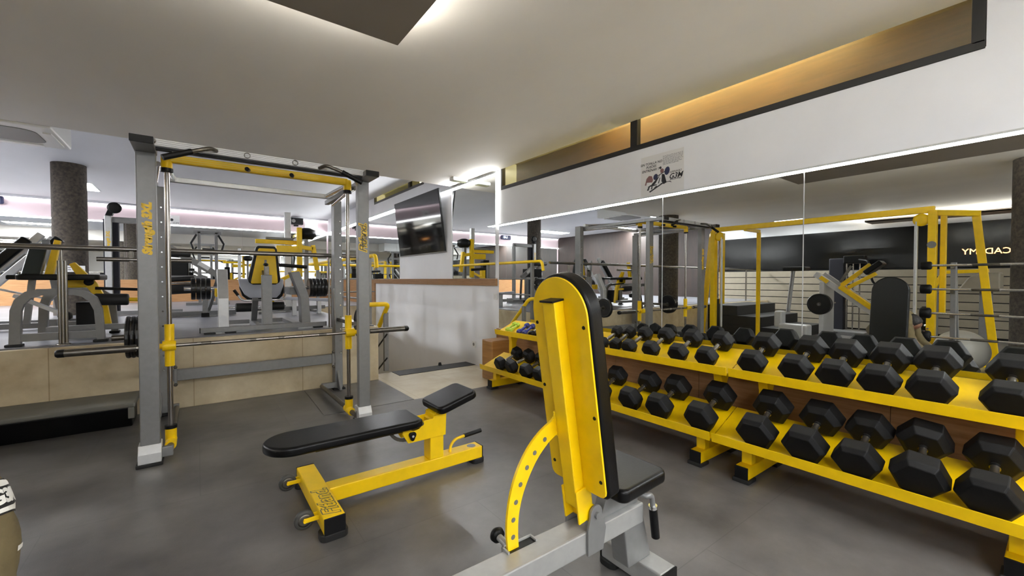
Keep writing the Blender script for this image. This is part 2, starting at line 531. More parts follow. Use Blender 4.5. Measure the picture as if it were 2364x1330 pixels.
# LED lines along the mirrors (real lamps)
def led(name, label, mb, m):
    return tag(mb.build(name, m, None), label, 'led strip')
led('led_strip', 'long white LED strip along the top of the mirror over the dumbbells', MB().box(XR - 0.022, XR - 0.001, -3.4, 4.64, 1.966, 1.986), 'led_wall')
led('led_strip', 'short upright LED strip at the lit corner beside the stairs', MB().box(XR - 0.02, XR - 0.001, 4.643, 4.662, 1.99, 2.70), 'led_corner')
led('led_strip', 'LED strip above the stair mirrors behind the television', MB().box(XR - 0.024, XR - 0.0165, 4.70, YB - .02, 2.655, 2.675), 'led_stair')
led('led_strip', 'long LED strip between the far mirror and the pink band', MB().box(XL, XR, YB - 0.022, YB - 0.001, 2.625, 2.655), 'led_back')
led('led_strip', 'LED strip at the ceiling edge above the pink band', MB().box(XL, XR, YB - 0.05, YB - 0.03, 3.075, 3.09), 'led_back')
struct('trim_14', MB().box(XR - 0.026, XR, -3.4, 4.64, 1.9865, 1.990).box(XR - 0.024, XR - .022, -3.4, 4.64, 1.978, 1.9865), 'silver_light')  # lip added to keep the LED from washing out the wall above
struct('trim_19', MB().box(XR - .032, XR, 4.70, YB - .03, 2.6752, 2.680), 'silver_light')  # added lip, stops the stair LED from lighting the ceiling
struct('trim_15', MB().box(XL, XR, YB - 0.026, YB, 2.6555, 2.660), 'white')  # lip added to shield the pink band from the LED below
for k, y in enumerate((2.145, 1.083)):
    struct('trim_%d' % (16 + k), MB().box(XR - .0105, XR - .0005, y - .0022, y + .0022, .605, 1.965), 'silver_light')
struct('trim_4', MB().box(XL, XR, YB - 0.062, YB - 0.05, 3.05, ZF), 'white')

# clerestory windows with the corridor behind them
def window(name, y0, y1, z0, z1, mulls):
    f = MB().box(XR - 0.006, XR + 0.05, y0, y1, z0 - 0.035, z0 + 0.012)
    f.box(XR - 0.006, XR + 0.05, y0, y0 + 0.05, z0, z1).box(XR - 0.006, XR + 0.05, y1 - 0.03, y1, z0, z1)
    for a in mulls: f.box(XR - 0.006, XR + 0.05, a - 0.038, a + 0.038, z0, z1)
    o = struct(name, f, 'darkframe', 0.003)
    cuts = [y0 + 0.05] + [v for a in sorted(mulls) for v in (a - 0.038, a + 0.038)] + [y1 - 0.03]
    for a, b in zip(cuts[0::2], cuts[1::2]):
        MB().box(XR + 0.018, XR + 0.024, a, b, z0 + 0.012, z1).build('pane', 'glass', o)
    return o
window('window_1', 0.288, 4.575, 2.472, 2.745, [2.455])
window('window_2', 6.95, 9.56, 2.985, 3.13, [7.60])
corr = MB().box(3.5, 5.0, -1.0, 10.5, 2.30, 2.32).box(3.5, 5.0, -1.0, 10.5, 3.6, 3.65).box(3.5, 5.0, -1.05, -1.0, 2.3, 3.65).box(3.5, 5.0, 10.5, 10.55, 2.3, 3.65)
struct('wall_corridor', corr, 'olivewall')
struct('wall_corridor_side', MB().box(4.6, 4.65, -1.0, 10.5, 2.32, 3.6), 'orange')
brd = MB()
for k, (a, b) in enumerate(((0.2, 0.95), (1.0, 1.5), (1.55, 1.75), (1.8, 2.05), (2.1, 2.5), (3.4, 4.9))):
    brd.box(4.57, 4.6, a, b, 2.4 + 0.1 * (k % 2), 2.95)
struct('trim_5', brd, 'greywallboard')
tag(MB().box(4.2, 4.35, 1.2, 3.9, 3.5, 3.55).build('corridor_lamp', 'warm_lamp'), 'warm lamp in the corridor behind the window over the mirror wall', 'lamp')
tag(MB().box(4.2, 4.35, 7.2, 9.2, 3.5, 3.55).build('corridor_lamp', 'warm_lamp'), 'warm lamp added in the corridor to brighten the window above the television', 'lamp')  # added to brighten what shows through the far window

# left wall finish: dark glass over pale slats, white band above
struct('trim_18', MB().box(XL, XL + 0.015, YN + .3, 6.6, 0.0, 1.53), 'black')
struct('window_3', MB().box(XL, XL + 0.03, YN + 0.3, 6.6, 1.52, 2.46), 'glassdark')
sl = MB()
for k in range(8):
    sl.box(XL, XL + 0.03, YN + 0.3, 6.6, 0.06 + k * 0.18, 0.06 + k * 0.18 + 0.16)
struct('trim_6', sl, 'slat')
struct('trim_7', MB().box(XL, XL + 0.02, 6.62, YB, ZP, ZF), 'wooddark')
tx = MB()
place_text(tx, 'ACADEMY', 0.17, (XL + 0.033, 1.02, 1.83), (0, 1, 0), (0, 0, 1), extrude=0.004)
tag(tx.build('shop_sign', 'sign_glow'), 'glowing orange ACADEMY lettering on the dark glass wall', 'sign')

# hanging ceiling panels with light above them
def hang(label, x0, x1, y0, y1, z=2.6, m='panel', sides='nsew', led_m='led_cove', rim=0.0):
    t = thing('ceiling_panel', label, 'ceiling panel', ((x0 + x1) / 2, (y0 + y1) / 2, z))
    MB().box(x0, x1, y0, y1, z, z + 0.022).build('board', m, t)
    if rim:
        MB().box(x0, x0 + .01, y0, y1, z, z + rim).box(x1 - .01, x1, y0, y1, z, z + rim).box(x0 + .01, x1 - .01, y0, y0 + .01, z, z + rim).box(x0 + .01, x1 - .01, y1 - .01, y1, z, z + rim).build('rim', m, t)
    l = MB()
    i = 0.07 if not rim else 0.05
    if 'n' in sides: l.box(x0 + i, x1 - i, y1 - i - 0.014, y1 - i, z + 0.03, z + 0.044)
    if 's' in sides: l.box(x0 + i, x1 - i, y0 + i, y0 + i + 0.014, z + 0.03, z + 0.044)
    if 'e' in sides: l.box(x1 - i - 0.014, x1 - i, y0 + i + .02, y1 - i - .02, z + 0.03, z + 0.044)
    if 'w' in sides: l.box(x0 + i, x0 + i + 0.014, y0 + i + .02, y1 - i - .02, z + 0.03, z + 0.044)
    l.build('led_line', led_m, t)
    h = MB()
    for x in (x0 + 0.2, x1 - 0.2):
        for y in (y0 + 0.2, y1 - 0.2):
            h.box(x - 0.012, x + 0.012, y - 0.012, y + 0.012, z + 0.02, ZC)
    h.build('hanger', 'greyplastic', t)
    return t
hang('square brown hanging ceiling panel with light glowing around its edge overhead', -0.36, 0.942, -1.35, 2.357)
hang('hanging ceiling panel with bright cove light near the glass wall', -6.45, -5.85, -1.6, 2.9, z=2.57, rim=0.045, led_m='led_bright', sides='en')

# ceiling lamps
def lamp(label, x, y, z, sx, sy, m='led_panel'):
    t = thing('ceiling_lamp', label, 'ceiling lamp', (x, y, z), 'square ceiling lamps')
    MB().box(x - sx / 2 - .02, x + sx / 2 + .02, y - sy / 2 - .02, y + sy / 2 + .02, z - 0.012, z - 0.001).build('frame', 'whiteplastic', t)
    MB().box(x - sx / 2, x + sx / 2, y - sy / 2, y + sy / 2, z - 0.016, z - 0.012).build('diffuser', m, t)
lamp('square ceiling lamp glowing beside the concrete column on the platform', -1.72, 11.75, ZF, 0.22, 0.9)
for x, y, w, wh in ((-5.6, 9.8, 1.4, 'long one left of the columns'), (-4.6, 12.2, 1.4, 'long one near the far left corner'), (-4.2, 7.2, 1.4, 'long one over the left part of the platform')):
    lamp('square ceiling lamp on the high ceiling, ' + wh, x, y, ZF, w, 0.5, 'led_far')
for x, y, w, wh in ((-1.2, -2.2, 1.6, 'added fill behind the viewer on the left'), (1.7, -2.0, 1.6, 'added fill behind the viewer on the right'), (-5.4, 4.2, 0.6, 'over the dark steps')):  # the unseen pair behind the viewer is added to light the foreground
    lamp('square ceiling lamp on the low ceiling, ' + wh, x, y, ZC, w, 0.6)
# ============================================================ dumbbell racks
SL = radians(23.0)
SX, SZ = cos(SL), sin(SL)
SHELVES = {'upper': (2.822, 0.622, 0.325), 'lower': (2.612, 0.236, 0.36)}   # front x, z of the tray surface and its depth

def rack(label, y0, y1, feet, base):
    t = thing('dumbbell_rack', label, 'dumbbell rack', base, 'yellow dumbbell racks')
    for key in ('upper', 'lower'):
        x, z, dep = SHELVES[key]
        p, q = (x, z), (x + dep * SX, z + dep * SZ)
        n = (-SZ * 0.006, SX * 0.006)
        tr = MB().prism([(p[0], p[1]), (q[0], q[1]), (q[0] - n[0], q[1] - n[1]), (p[0] - n[0], p[1] - n[1])], 'y', y0, y1)
        tr.prism([(q[0], q[1]), (q[0] + 0.004, q[1]), (q[0] + 0.004, q[1] - 0.035), (q[0], q[1] - 0.035)], 'y', y0, y1)
        tr.build('tray', 'yellow', t)
        lip = MB().prism([(x - 0.006, z - 0.016), (x + 0.002, z - 0.016), (x - 0.010, z + 0.043), (x - 0.018, z + 0.043)], 'y', y0 + 0.003, y1 - 0.003)
        lip.prism([(x - 0.004, z - 0.016), (x - 0.004, z - 0.012), (x + 0.022, z - 0.0), (x + 0.022, z - 0.005)], 'y', y0 + 0.003, y1 - 0.003)
        lip.build('front_lip', 'yellow', t, 0.0015)
    for yc in feet:
        f = MB().box(2.672, 3.16, yc - 0.038, yc + 0.038, 0.022, 0.098)
        f.build('foot', 'yellow', t, 0.004)
        c = MB().box(2.664, 2.674, yc - 0.038, yc + 0.038, 0.022, 0.098)
        c.build('end_cap', 'black', t, 0.002)
        for gx in (2.655, 3.06):
            MB().box(gx, gx + 0.105, yc - 0.05, yc + 0.05, 0.0, 0.024).build('rubber_foot', 'rubberfoot', t, 0.006)
        u = MB().box(2.735, 2.795, yc - 0.03, yc + 0.03, 0.098, 0.285)
        u.build('front_post', 'yellow', t, 0.004)
        a = MB().prism([(2.965, 0.098), (3.03, 0.098), (3.03, 0.50), (3.09, 0.62), (3.09, 0.722), (2.95, 0.662), (2.95, 0.58), (2.965, 0.52)], 'y', yc - 0.03, yc + 0.03)
        a.build('upright', 'yellow', t, 0.004)
    return t
rackL = rack('two-tier yellow dumbbell rack nearest the stairs, partly behind the upright bench', 1.372, 4.092, (3.985, 1.505), (2.9, 2.73, 0))
rackR = rack('two-tier yellow dumbbell rack on the right, holding the biggest dumbbells', -1.355, 1.364, (1.205, 0.115), (2.9, 0.0, 0))

def hex_dumbbell(label, group, shelf, y, w, rot=0.0, roll=0.0, fx=None):
    """Rubber hex dumbbell lying up the tray; w = width of a head across its corners."""
    x, z, dep = SHELVES[shelf]
    R = w / 2
    fl = R * cos(pi / 6)
    hl = 0.04 + w * 0.38                       # head length
    gap = 0.128
    L = 2 * hl + gap
    s0 = 0.018 if fx is None else fx
    up = Vector((-SZ, 0, SX))
    d = Vector((SX, 0, SZ))
    c = Vector((x, y, z)) + d * (s0 + L / 2) + up * (R * cos(pi / 6 - abs(roll)) + 0.001)
    t = thing('hex_dumbbell', label, 'dumbbell', c, group)
    rm = Matrix.Rotation(rot, 3, up)
    d = rm @ d
    upr = Matrix.Rotation(roll, 3, d) @ up
    ch = min(0.02, w * 0.09)
    for s in (-1, 1):
        a = c + d * s * gap / 2
        prof = [(0, R * 0.70), (ch * 1.6, R), (hl - ch * 1.2, R), (hl, R * 0.80)]
        MB().hexa(prof, a, d * s, upr).build('hex_head', 'hexrub', t, 0.004)
    h = MB().lathe([(-gap / 2, 0.0155), (-gap / 2 + .01, 0.018), (-gap * .3, 0.0145), (0, 0.0165), (gap * .3, 0.0145), (gap / 2 - .01, 0.018), (gap / 2, 0.0155)], c, d, 16)
    h.build('handle', 'worn', t)
    for s in (-1, 1):
        MB().lathe([(0, 0.0185), (0.012, 0.0185)], c + d * s * (gap / 2 - 0.014) - d * (0.006 if s > 0 else 0.006), d, 16).build('collar', 'chrome', t)
    return t

ORD = ['first', 'second', 'third', 'fourth', 'fifth', 'sixth', 'seventh', 'eighth']
gU, gL = 'hex dumbbells on the upper trays', 'hex dumbbells on the lower trays'
UP = [(2.475, .112), (2.335, .116), (2.188, .130), (1.984, .142), (1.752, .150), (1.53, .156), (1.232, .166), (0.980, .172), (0.793, .172), (0.600, .174), (0.41, .178), (0.160, .172)]
for i, (y, w) in enumerate(UP):
    if i > 5: w *= 1.05
    if i < 6: lab = '%s small black hex dumbbell right of the upright bench on the left rack, top tray' % ORD[i]
    else: lab = '%s black hex dumbbell from the left on the right rack, top tray' % ORD[i - 6]
    hex_dumbbell(lab, gU, 'upper', y, w, rot=(0.0, 0.05, -.03, 0.0, 0.02, -.02, 0.03, -.03, 0.02, 0.0, 0.04, 0.0)[i], roll=(.1, pi / 6, 0, 0, 0, 0, 0, 0, 0, 0, 0, 0)[i])
LO = [(3.725, .150), (3.52, .155), (3.29, .16), (3.07, .165), (2.315, .172), (2.012, .185), (1.765, .194), (1.452, .204), (1.112, .212), (0.86, .208), (0.638, .2), (0.418, .204), (0.192, .206)]
for i, (y, w) in enumerate(LO):
    w *= 1.04
    if i < 3: lab = '%s black hex dumbbell from the left end of the left rack, bottom tray' % ORD[i]
    elif i == 3: lab = 'black hex dumbbell half hidden by the left edge of the upright bench, bottom tray'
    elif i < 8: lab = '%s black hex dumbbell right of the upright bench on the left rack, bottom tray' % ORD[i - 4]
    else: lab = '%s large black hex dumbbell from the left on the right rack, bottom tray' % ORD[i - 8]
    hex_dumbbell(lab, gL, 'lower', y, w, rot=(-.1, -.12, .05, 0, .06, -.04, 0, -.02, .03, -.02, 0.02, .08, 0)[i], roll=(.3, .25, 0, 0, 0, 0, 0, 0, 0, 0, 0, .2, 0)[i])

def small_dumbbell(label, y, m, w, L, fx=0.03, rot=0.0, hm=None, group='small dumbbells at the left end of the top tray'):
    x, z, dep = SHELVES['upper']
    up, d = Vector((-SZ, 0, SX)), Matrix.Rotation(rot, 3, Vector((-SZ, 0, SX))) @ Vector((SX, 0, SZ))
    c = Vector((x, y, z)) + Vector((SX, 0, SZ)) * (fx + L / 2) + up * (w / 2 * 0.88)
    t = thing('small_dumbbell', label, 'dumbbell', c, group)
    for s in (-1, 1):
        MB().hexa([(0, w * .42), (.008, w / 2), (L * .26 - .008, w / 2), (L * .26, w * .4)], c + d * s * L * .24, d * s, up).build('head', m, t, 0.004)
    MB().cyl(c - d * L * .25, c + d * L * .25, w * .24, n=14).build('handle', hm or m, t)
    return t
small_dumbbell('lime green small dumbbell at the very left end of the top tray', 3.945, 'lime', .052, .18, .05, .2)
small_dumbbell('lime green small dumbbell lying right beside the leftmost one', 3.87, 'lime', .052, .18, .04, .2)
small_dumbbell('navy blue small dumbbell next to the lime green pair', 3.70, 'bluev', .064, .20, .03, .2)
small_dumbbell('navy blue small dumbbell beside the black ones, right of its twin', 3.60, 'bluev', .064, .20, .03, .2)
small_dumbbell('small black dumbbell right after the blue pair on the top tray', 3.47, 'hexrub', .075, .21, .02, .15, 'worn')
small_dumbbell('small black dumbbell against the left edge of the upright bench, top tray', 3.36, 'hexrub', .08, .22, .02, .15, 'worn')
small_dumbbell('small black dumbbell mostly hidden behind the upright bench, top tray', 3.24, 'hexrub', .085, .22, .02, .1, 'worn')
# ============================================================ flat decline bench (yellow frame)
t = thing('flat_bench', 'yellow framed flat weight bench with black pads and two small wheels', 'weight bench', (0.9, 2.455, 0))
mf = MB().box(0.565, 1.55, 2.408, 2.503, 0.032, 0.112)
mf.build('base_beam', 'yellow', t, 0.005)
MB().box(1.55, 1.556, 2.408, 2.503, 0.032, 0.112).build('end_cap', 'black', t, 0.002)
cross = MB().box(0.468, 0.566, 2.112, 2.80, 0.03, 0.112).build('cross_foot', 'yellow', t, 0.006)
for y, s in ((2.104, 1), (2.80, 0)):
    MB().box(0.468, 0.566, y, y + 0.008, 0.03, 0.112).build('end_cap', 'black', t, 0.002)
lg = MB()
place_text(lg, 'Fitland.', 0.105, (0.517, 2.285, 0.1124), (0, 1, 0), (-1, 0, 0), shear=0.3, extrude=0.0004, bold=0.006)
lg.build('logo', 'textgrey', cross)
lg = MB()
place_text(lg, 'Fitland.', 0.105, (0.517, 2.285, 0.1129), (0, 1, 0), (-1, 0, 0), shear=0.3, extrude=0.0004, bold=0.0012)
lg.build('logo', 'yellow', cross)
for x0, x1, y0, y1 in ((0.452, 0.582, 2.10, 2.19), (0.452, 0.582, 2.735, 2.815), (1.475, 1.57, 2.40, 2.51)):
    MB().prism(rrect(x0, x1, y0, y1, 0.03), 'z', 0.0, 0.034).build('rubber_foot', 'rubberfoot', t, 0.004)
for y in (2.235, 2.705):
    wh = MB().lathe([(-0.012, 0.034), (-0.011, 0.044), (-0.006, 0.046), (0.006, 0.046), (0.011, 0.044), (0.012, 0.034)], (0.405, y, 0.075), (0, 1, 0), 28).build('wheel', 'wheelrub', t)
    MB().lathe([(-0.014, 0.022), (-0.0135, 0.030), (0.0135, 0.030), (0.014, 0.022)], (0.405, y, 0.075), (0, 1, 0), 22).build('hub', 'worn', wh)
    br = MB().box(0.40, 0.475, y - 0.022, y - 0.017, 0.066, 0.088).box(0.40, 0.475, y + 0.017, y + 0.022, 0.066, 0.088)
    br.cyl((0.405, y - 0.026, 0.075), (0.405, y + 0.026, 0.075), 0.008)
    br.build('wheel_bracket', 'yellow', t, 0.001)
MB().box(1.162, 1.256, 2.408, 2.503, 0.112, 0.37).build('post', 'yellow', t, 0.005)
# side plates of the head bracket
prof = [(1.01, 0.258), (1.262, 0.258), (1.268, 0.405), (1.178, 0.392), (1.176, 0.378), (1.112, 0.376), (1.085, 0.334), (1.045, 0.326), (1.015, 0.345), (0.985, 0.348), (0.972, 0.325)]
for y in (2.396, 2.509):
    MB().prism(prof, 'y', y - 0.004, y + 0.004).build('bracket_plate', 'yellow', t, 0.0015)
MB().box(1.18, 1.262, 2.4, 2.505, 0.256, 0.40).build('bracket_box', 'yellow', t, 0.003)
MB().cyl((1.098, 2.386, 0.362), (1.098, 2.52, 0.362), 0.012).build('pivot_bolt', 'worn', t)
kn = MB().prism([(1.033 + .021 * cos(a) * (1 + .16 * cos(3 * (a - .5))), 0.302 + .026 * sin(a) * (1 + .16 * cos(3 * (a - .5)))) for a in [2 * pi * i / 24 for i in range(24)]], 'y', 2.374, 2.392).build('knob', 'black', t, 0.003)
MB().cyl((1.033, 2.371, 0.302), (1.033, 2.375, 0.302), 0.007).build('knob_button', 'silver_light', kn)
sec = MB().prism([(1.02 + .12 * cos(radians(a)), .372 + .12 * sin(radians(a))) for a in range(190, 321, 10)] + [(1.02 + .10 * cos(radians(a)), .372 + .10 * sin(radians(a))) for a in range(320, 189, -10)], 'y', 2.448, 2.458)
sec.build('angle_sector', 'worn', t)
# pads
def pad(poly, z0, z1, name, t, m='leather', bev=0.016, xf=None):
    mb = MB().prism(poly, 'z', z0, z1)
    if xf: mb.v = [tuple(xf(Vector(p))) for p in mb.v]
    return mb.build(name, m, t, bev, 3)
poly = [(1.082, 2.335), (1.082, 2.575), (1.03, 2.597)] + [(0.40 + 0.142 * 0 - 0.145 * sin(radians(a)) , 2.455 + 0.142 * cos(radians(a))) for a in range(0, 181, 5)] + [(1.03, 2.313)]
bp = pad(poly, 0.362, 0.412, 'back_pad', t)
MB().box(0.36, 1.08, 2.37, 2.54, 0.352, 0.362).build('pad_board', 'black', bp, 0.002)
MB().bar((0.5, 2.455, 0.335), (1.10, 2.455, 0.335), 0.05, 0.034).build('pad_rail', 'black', bp, 0.003)
rs = Matrix.Rotation(-radians(15.5), 3, 'Y')
o_ = Vector((1.19, 2.455, 0.408))
sp = pad([(x, y) for x, y in rrect(0.0, 0.285, -0.145, 0.145, 0.045)], 0.0, 0.05, 'seat_pad', t, xf=lambda p: o_ + rs @ p)
mb = MB().box(-0.015, 0.23, -0.055, 0.055, -0.008, 0.0)
mb.v = [tuple(o_ + rs @ Vector(p)) for p in mb.v]
mb.build('seat_plate', 'yellow', t, 0.002)
# tow handle
hp = fillet([(1.325, 2.455, 0.11), (1.333, 2.455, 0.155), (1.365, 2.455, 0.185), (1.425, 2.455, 0.192), (1.565, 2.455, 0.202)], 0.05)
MB().tube(hp, 0.0095, 12).build('tow_handle', 'yellow', t)
MB().cyl((1.435, 2.455, 0.1927), (1.567, 2.455, 0.2022), 0.0145, n=16).build('handle_grip', 'black', t)
MB().lathe([(0, 0.03), (0.0006, 0.03)], (1.49, 2.455, 0.112), (0, 0, 1), 24).build('sticker', 'silver', t)

# ============================================================ adjustable bench in front
t = thing('adjustable_bench', 'silver adjustable bench with upright yellow-backed black pad in front', 'weight bench', (1.0, 1.07, 0))
MB().box(0.20, 1.43, 1.022, 1.118, 0.272, 0.352).build('base_beam', 'silver_mid', t, 0.006)
MB().box(0.10, 0.196, 0.80, 1.34, 0.03, 0.11).build('front_foot', 'silver_mid', t, 0.006)
MB().prism([(0.11, 0.11), (0.205, 0.11), (0.33, 0.272), (0.22, 0.30), (0.2, 0.272)], 'y', 1.028, 1.112).build('front_leg', 'silver_mid', t, 0.005)
MB().box(1.412, 1.51, 0.93, 1.228, 0.03, 0.112).build('rear_foot', 'silver_mid', t, 0.006)
for y in (0.922, 1.228):
    MB().box(1.412, 1.51, y, y + 0.008, 0.03, 0.112).build('end_cap', 'black', t, 0.002)
for y in (0.955, 1.2):
    MB().prism(rrect(1.404, 1.518, y - 0.045, y + 0.045, 0.03), 'z', 0.0, 0.032).build('rubber_foot', 'rubberfoot', t, 0.006)
for x in (0.148,):
    for y in (0.84, 1.30):
        MB().prism(rrect(x - 0.055, x + 0.055, y - 0.04, y + 0.04, 0.03), 'z', 0.0, 0.032).build('rubber_foot', 'rubberfoot', t, 0.006)
MB().prism([(1.305, 0.275), (1.425, 0.352), (1.492, 0.11), (1.335, 0.11), (1.312, 0.2)][:0] + [(1.318, 0.275), (1.424, 0.352), (1.49, 0.111), (1.345, 0.111)], 'y', 1.03, 1.11).build('rear_leg', 'silver', t, 0.006)
for y in (1.016, 1.124):
    pp = [(1.095, 0.268), (1.175, 0.268), (1.19, 0.345)] + [(1.138 + .03 * cos(radians(a)), .41 + .03 * sin(radians(a))) for a in range(-10, 191, 20)] + [(1.095, 0.36)]
    MB().prism(pp, 'y', y - 0.005, y + 0.005).build('pivot_plate', 'silver', t, 0.002)
MB().cyl((1.138, 1.002, 0.405), (1.138, 1.138, 0.405), 0.012).build('pivot_bolt', 'silver', t)
# backrest, leaning: local frame s (up the pad) and n (toward the pad)
lean = radians(8.9)
bo = Vector((1.105, 1.07, 0.50))
bs, bn = Vector((-sin(lean), 0, cos(lean))), Vector((cos(lean), 0, sin(lean)))
def onback(mb):
    mb.v = [tuple(bo + bs * p[0] + Vector((0, 1, 0)) * p[1] + bn * p[2]) for p in mb.v]
    return mb
def capsule(w, s0, s1, r, n=14):
    out = [(s0, -w + r), (s0 + r, -w)][:0]
    out = [(s0 + r * (1 - sin(radians(a))), -w + r * (1 - cos(radians(a)))) for a in range(90, -1, -30)]
    out += [(s1 - w + w * sin(radians(a)), -w * cos(radians(a))) for a in range(0, 181, 6)]
    out += [(s0 + r * (1 - cos(radians(a))), w - r * (1 - sin(radians(a)))) for a in range(90, -1, -30)]
    return out
MB_ = onback(MB().prism(capsule(0.134, 0.0, 0.768, 0.025), 'z', -0.004, 0.004))
plate = MB_.build('back_plate', 'yellow', t, 0.0015)
onback(MB().prism(capsule(0.141, -0.012, 0.778, 0.03), 'z', 0.004, 0.066)).build('back_pad', 'leather', t, 0.012, 3)
onback(MB().box(-0.055, 0.692, -0.034, 0.026, -0.05, -0.004)).build('back_spine', 'yellow', t, 0.004)
onback(MB().box(0.688, 0.695, -0.037, 0.029, -0.058, -0.002)).build('spine_cap', 'black', t, 0.001)
for s, y in ((0.06, -0.118), (0.06, 0.112), (0.29, -0.12), (0.36, 0.118), (0.60, -0.115), (0.60, 0.118)):
    onback(MB().lathe([(-0.0065, 0.006), (-0.003, 0.007)], (s, y, 0), (0, 0, 1), 12)).build('screw', 'black', plate)
for a, b in ((-0.042, -0.034), (0.026, 0.034)):
    onback(MB().box(-0.11, 0.012, a, b, -0.054, 0.02)).build('hinge_cheek', 'yellow', t, 0.002)
MB().cyl((1.132, 1.03, 0.405), (1.132, 1.112, 0.405), 0.03, n=24).build('hinge_barrel', 'yellow', t)
# curved adjusting arm with holes
CA, RO, RI = (1.075, 0.50), 0.0, 0.0
arc_o = [(0.810, 0.352), (0.804, 0.42), (0.809, 0.49), (0.826, 0.56), (0.856, 0.625), (0.900, 0.682), (0.950, 0.722), (1.000, 0.748), (1.022, 0.765), (1.045, 0.775)]
arc_i = [(1.045, 0.70), (1.018, 0.692), (0.982, 0.672), (0.937, 0.632), (0.899, 0.58), (0.869, 0.52), (0.853, 0.46), (0.850, 0.40), (0.853, 0.352)]
def smooth(p, k=5):
    """Catmull-Rom through the points."""
    q = [p[0]] + list(p) + [p[-1]]
    out = []
    for a, b, c, d in zip(q, q[1:], q[2:], q[3:]):
        for t in [m / k for m in range(k)]:
            out.append(tuple(0.5 * (2 * b[i] + (c[i] - a[i]) * t + (2 * a[i] - 5 * b[i] + 4 * c[i] - d[i]) * t * t + (3 * b[i] - a[i] - 3 * c[i] + d[i]) * t ** 3) for i in (0, 1)))
    return out + [p[-1]]
arm = MB()
ao, ai = smooth(arc_o[:9]), smooth(list(reversed(arc_i)))
for (a, b, c, d) in zip(ao[:-1], ao[1:], ai[1:], ai[:-1]):
    arm.prism([a, b, c, d], 'y', 1.100, 1.110)
arm.prism([ao[-1], (1.05, 0.778), (1.06, 0.70), ai[-1]], 'y', 1.098, 1.108)
armo = arm.build('adjusting_arm', 'yellow', t)
for x, z in ((0.968, 0.690), (0.922, 0.654), (0.888, 0.612), (0.860, 0.562), (0.841, 0.508), (0.830, 0.452), (0.829, 0.395)):
    MB().lathe([(0, 0.0085), (0.0112, 0.0085)], (x, 1.0994, z), (0, 1, 0), 14).build('pin_hole', 'dustgrey', armo)
onback(MB().box(0.20, 0.29, 0.026, 0.038, -0.05, 0.0)).build('arm_bracket', 'yellow', t, 0.002)
# guide slot and pull pin
g = MB().box(0.80, 0.925, 1.120, 1.126, 0.31, 0.36).box(0.80, 0.807, 1.088, 1.126, 0.352, 0.36).box(0.918, 0.925, 1.088, 1.126, 0.352, 0.36)
g.build('arm_guide', 'silver_mid', t, 0.001)
MB().box(0.807, 0.918, 1.090, 1.120, 0.35, 0.3535).build('guide_slot', 'black', t)
MB().cyl((0.832, 1.12, 0.345), (0.832, 1.185, 0.352), 0.012).build('pull_pin', 'silver_mid', t)
kn = MB().lathe([(0, 0.012), (0.004, 0.024), (0.018, 0.027), (0.028, 0.02), (0.03, 0.006)], (0.832, 1.183, 0.352), (0.05, 1, 0.12), 20).build('pin_knob', 'black', t)
# seat
rs = Matrix.Rotation(radians(-3), 3, 'Y')
o2 = Vector((1.185, 1.065, 0.452))
pad([(x, y) for x, y in rrect(0.0, 0.27, -0.138, 0.138, 0.035)], 0.0, 0.052, 'seat_pad', t, xf=lambda p: o2 + rs @ p)
MB().prism([(1.20, 0.352), (1.42, 0.352), (1.43, 0.46), (1.24, 0.452)], 'y', 1.045, 1.09).build('seat_support', 'silver', t, 0.003)
hp = fillet([(1.40, 0.99, 0.40), (1.435, 0.99, 0.395), (1.445, 0.99, 0.34), (1.462, 0.99, 0.225)], 0.03)
MB().tube([(1.40, 1.045, 0.40)] + hp, 0.011, 12).build('carry_handle', 'silver', t)
MB().cyl((1.444, 0.99, 0.345), (1.464, 0.99, 0.215), 0.0165, n=18).build('handle_grip', 'black', t)
MB().cyl((1.4435, 0.99, 0.35), (1.4455, 0.99, 0.338), 0.0175, n=18).build('grip_ring', 'chrome', t)
